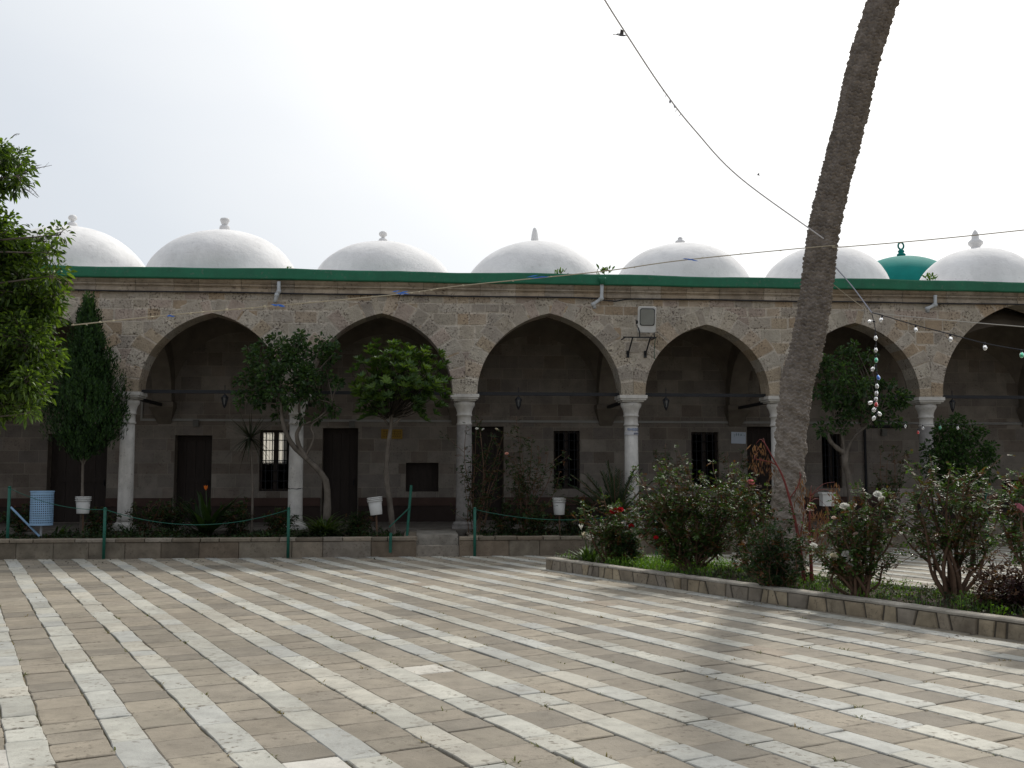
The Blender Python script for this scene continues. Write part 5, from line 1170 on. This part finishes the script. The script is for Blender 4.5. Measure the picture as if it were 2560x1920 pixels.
for k in range(90):
    p = pts[int(r_.random() * (len(pts) - 1) * .62)] + Vector((0, 0, r_.uniform(-.004, .008))); leaf(m, p, Vector((1, 0, r_.gauss(0, .3))), rdir(r_), r_.uniform(.02, .05), .014, (.6, .55, .42), 0)
m.build('frayed_fibre', M['rag'], wt)
palmR = lambda y: PB + PP[min(range(len(PP)), key=lambda i: abs((PB + PP[i]).z - at(2050, y, 15).z))] + Vector((.21, -.05, 0))
knot = at(2180, 782, 14.4)
wire('tie_cord', [palmR(665), at(2130, 715, 14.75), knot], .009, M['cord'], 'short grey and blue cord from the palm trunk down to the bulb string', 'cord', (.35, .36, .42))
wire('tie_cord', [palmR(712), at(2130, 748, 14.75), knot + Vector((0, 0, -.01))], .005, M['cord'], 'thin yellowish cord below the blue one on the right of the palm', 'cord', YEL)
wire('thin_cord', [knot, at(2350, 799, 13.8), at(2560, 817, 13.1), at(2700, 828, 12.8)], .006, M['cord'], 'thin pale cord running right above the string of bulbs', 'cord', (.42, .40, .36))
def bulb_protos():
    g_ = MB(); g_.lathe([(.012, -.03), (.016, -.04), (.026, -.055), (.033, -.075), (.034, -.09), (.028, -.11), (.015, -.123), (.002, -.127)], (0, 0, 0), 16, cap=False)
    s = MB(); s.lathe([(.004, .012), (.014, .01), (.017, -.012), (.015, -.034), (.004, -.036)], (0, 0, 0), 10, (.02, .02, .025)); return g_, s
gm, sm_ = bulb_protos()
def string(name, label, pts, bulbs, rad=.008, k=.8):
    t = thing(name, label, 'string lights', pts[0], 0); m = MB(); m.tube([Vector(p) - Vector(pts[0]) for p in bez(pts, 6)], rad, 6, (.03, .03, .035)); m.build('cord', M['cord'], t)
    proto = {}
    for (p, c, rx, ry) in bulbs:
        if c not in proto:
            o = gm.build('bulb', M['bulb_' + c], t, True); s2 = sm_.build('socket', M['cord'], o, True); proto[c] = o
        else: o = copy_tree(proto[c], t)
        o.location = Vector(p) - Vector(pts[0]); o.rotation_euler = (rx, ry, 0); o.scale = (k, k, k)
    return t
Yk = lambda x: 14.4 - (x - 2180) / 380 * 1.5
sp_ = [knot, at(2208, 789, Yk(2208)), at(2290, 813, Yk(2290)), at(2374, 835, Yk(2374)), at(2462, 858, Yk(2462)), at(2556, 875, Yk(2556)), at(2650, 890, 12.4)]
string('bulb_string', 'string of large clear bulbs running right from the palm', sp_, [(at(2206, 789, Yk(2206)), 'clear', 0, .35), (at(2289, 813, Yk(2290)), 'clear', 0, 0), (at(2376, 836, Yk(2374)), 'clear', .1, -.05), (at(2462, 857, Yk(2462)), 'clear', 0, 0), (at(2554, 875, Yk(2556)), 'green', 0, 0)])
hp = [knot + Vector((0, 0, -.02)), at(2189, 830, 14.4), at(2191, 900, 14.4), at(2192, 960, 14.38), at(2190, 1010, 14.4), at(2192, 1040, 14.4)]
string('hanging_bulb_string', 'string of coloured bulbs hanging straight down before the right citrus tree', hp, [(at(2186, 803, 14.36), 'clear', 0, 1.5), (at(2189, 834, 14.36), 'clear', 0, 0), (at(2189, 864, 14.36), 'clear', 0, 0), (at(2190, 889, 14.36), 'green', 0, 0), (at(2188, 913, 14.36), 'clear', 0, .6), (at(2192, 933, 14.36), 'blue', 0, -.3), (at(2192, 954, 14.36), 'clear', 0, 0), (at(2192, 972, 14.36), 'clear', 0, .1), (at(2191, 987, 14.36), 'clear', 0, .15), (at(2190, 1000, 14.36), 'red', 0, 0), (at(2191, 1015, 14.36), 'clear', 0, .6), (at(2191, 1026, 14.36), 'clear', 0, -.7), (at(2191, 1036, 14.36), 'clear', 0, .6), (at(2187, 1003, 14.3), 'clear', .5, 1.2)], .006)
bp = [at(2190, 1050, 21.0), at(2265, 1057, 20.8), at(2307, 1062, 20.7), at(2350, 1060, 20.6), at(2400, 1062, 20.5), at(2500, 1058, 20.3), at(2650, 1050, 20)]
string('bulb_string', 'thin string of small bulbs strung low in front of the round bush', bp, [(at(2263, 1058, 20.75), 'clear', 0, 0), (at(2307, 1063, 20.65), 'clear', 0, 0), (at(2350, 1061, 20.55), 'green', 0, 0), (at(2394, 1062, 20.45), 'clear', 0, 0), (at(2295, 1073, 20.65), 'red', 0, 0)], .004)
# ------------------------------------------------------------------ green dome beyond, birds
gd = thing('green_domed_building', 'green painted dome with a ring finial behind the white domes', 'building', at(2255, 700, 44)); gd.location.z = 0
zt = at(2255, 643, 44).z; rad = 78 * 44 / 2560 * 1.9; zb_ = at(2255, 722, 44).z - .55; m = MB(); m.lathe([(max(rad * math.cos(t), .01), zb_ + (zt - zb_) * math.sin(t)) for t in [PI / 2 * i / 24 for i in range(25)]], (0, 0, 0), 56, cap=False); dm = m.build('dome', M['greendome'], gd, True)
m = MB(); k = 44 / 2560; m.lathe([(.1, zt - .1), (.1, zt + .02), (10 * k, zt + 3 * k), (11 * k, zt + 7 * k), (6 * k, zt + 11 * k), (8.5 * k, zt + 15 * k), (5 * k, zt + 19 * k), (2 * k, zt + 21 * k)], (0, 0, 0), 18)
rr_ = 7 * k; m.tube([(rr_ * math.sin(a), 0, zt + 29 * k - rr_ * 1.25 * math.cos(a)) for a in [2 * PI * i / 20 for i in range(21)]], 2.3 * k, 8, cap=False); m.build('finial', M['greendome'], dm, True)
m = MB(); m.lathe([(rad + .1, 0), (rad + .1, zb_ - .1), (rad - .1, zb_ + .05)], (0, 0, 0), 8, (.33, .28, .22)); m.box(-7, 7, -5, 5, 0, 4.5, (.33, .28, .22)); m.build('drum', M['ashlar'], gd)
def bird(label, px, py, Y, s, wing):
    p = at(px, py, Y); m = MB(); L = s * Y / 2560
    m.tube([(-L * .5, 0, 0), (-L * .3, 0, .0), (0, 0, -.005), (L * .3, 0, .0), (L * .42, 0, .01), (L * .52, 0, 0)], [L * .02, L * .05, L * .08, L * .07, L * .045, L * .008], 8)
    for sgn in (-1, 1):
        m.add([(L * .2, sgn * L * .05, .01), (-L * .15, sgn * L * .05, .01), (-L * .2, sgn * L * .35, L * wing), (L * .12, sgn * L * .3, L * wing), (-L * .3, sgn * L * .6, L * wing * .9)], [(0, 1, 2, 3), (3, 2, 4)])
    m.add([(-L * .45, -L * .04, 0), (-L * .45, L * .04, 0), (-L * .75, L * .1, 0), (-L * .75, -L * .1, 0)], [(0, 1, 2, 3)])
    o = m.build('flying_bird', M['bird']); o.location = p; tag(o, label, 'bird', 'birds in the white sky'); o.rotation_euler = (0, 0, R(15))
bird('dark bird gliding beside the slack rope near the top edge', 1553, 88, 19, 30, .3); bird('tiny bird far off, left of the palm trunk', 1896, 438, 60, 10, .45)
# fallen leaves and crumbs on the paving by the bed wall
m = MB(); r_ = random.Random(90)
for k in range(420):
    a = r_.uniform(CA[1] - 1, 4.5); b = BW - abs(r_.gauss(0, .9)) - .03; p = W(a, b, .006)
    if in_planter(p, .1): continue
    leaf(m, p, Vector((r_.gauss(0, 1), r_.gauss(0, 1), .15)), Vector((0, 0, 1)) + rdir(r_) * .3, r_.uniform(.02, .07), r_.uniform(.01, .03), mul(r_.choice([(.05, .05, .03), (.07, .045, .03), (.03, .035, .02)]), r_.uniform(.7, 1.2)), 0)
for k in range(130):
    p = PL0 + pf * r_.uniform(0, Lp) - pn * abs(r_.gauss(0, .35)); leaf(m, Vector((p.x, p.y, .006)), Vector((r_.gauss(0, 1), r_.gauss(0, 1), .15)), Vector((0, 0, 1)) + rdir(r_) * .3, r_.uniform(.015, .05), r_.uniform(.01, .02), mul((.12, .075, .035), r_.uniform(.6, 1.2)), 0)
tag(m.build('fallen_leaves', M['dullleaf']), 'dry leaves and crumbs scattered on the paving near the beds', 'leaf litter', kind='stuff')
# pot and pale panel at the right end of the arcade
b = at(2480, 1352, Yr + .6); m = MB(); m.lathe([(.16, 0), (.2, .05), (.22, .45), (.24, .47), (.24, .52), (.2, .52), (.19, .4)], (0, 0, 0), 24, (.25, .215, .18)); o = m.build('stone_pot', M['ashlar'], None, True); o.location = (b.x, b.y, 0); tag(o, 'round stone pot at the right end of the grey wall', 'pot')
x0, z1 = fac(2240, 1222, -.15); x1, z0 = fac(2287, 1304, -.15); m = MB(); m.box(x0, x1, -.12, .1, FLZ, z1, (.36, .31, .29)); fthing(m, 'plastered_block', M['ashlar'], 'pale plastered block beside the foot of the rightmost column', 'block')
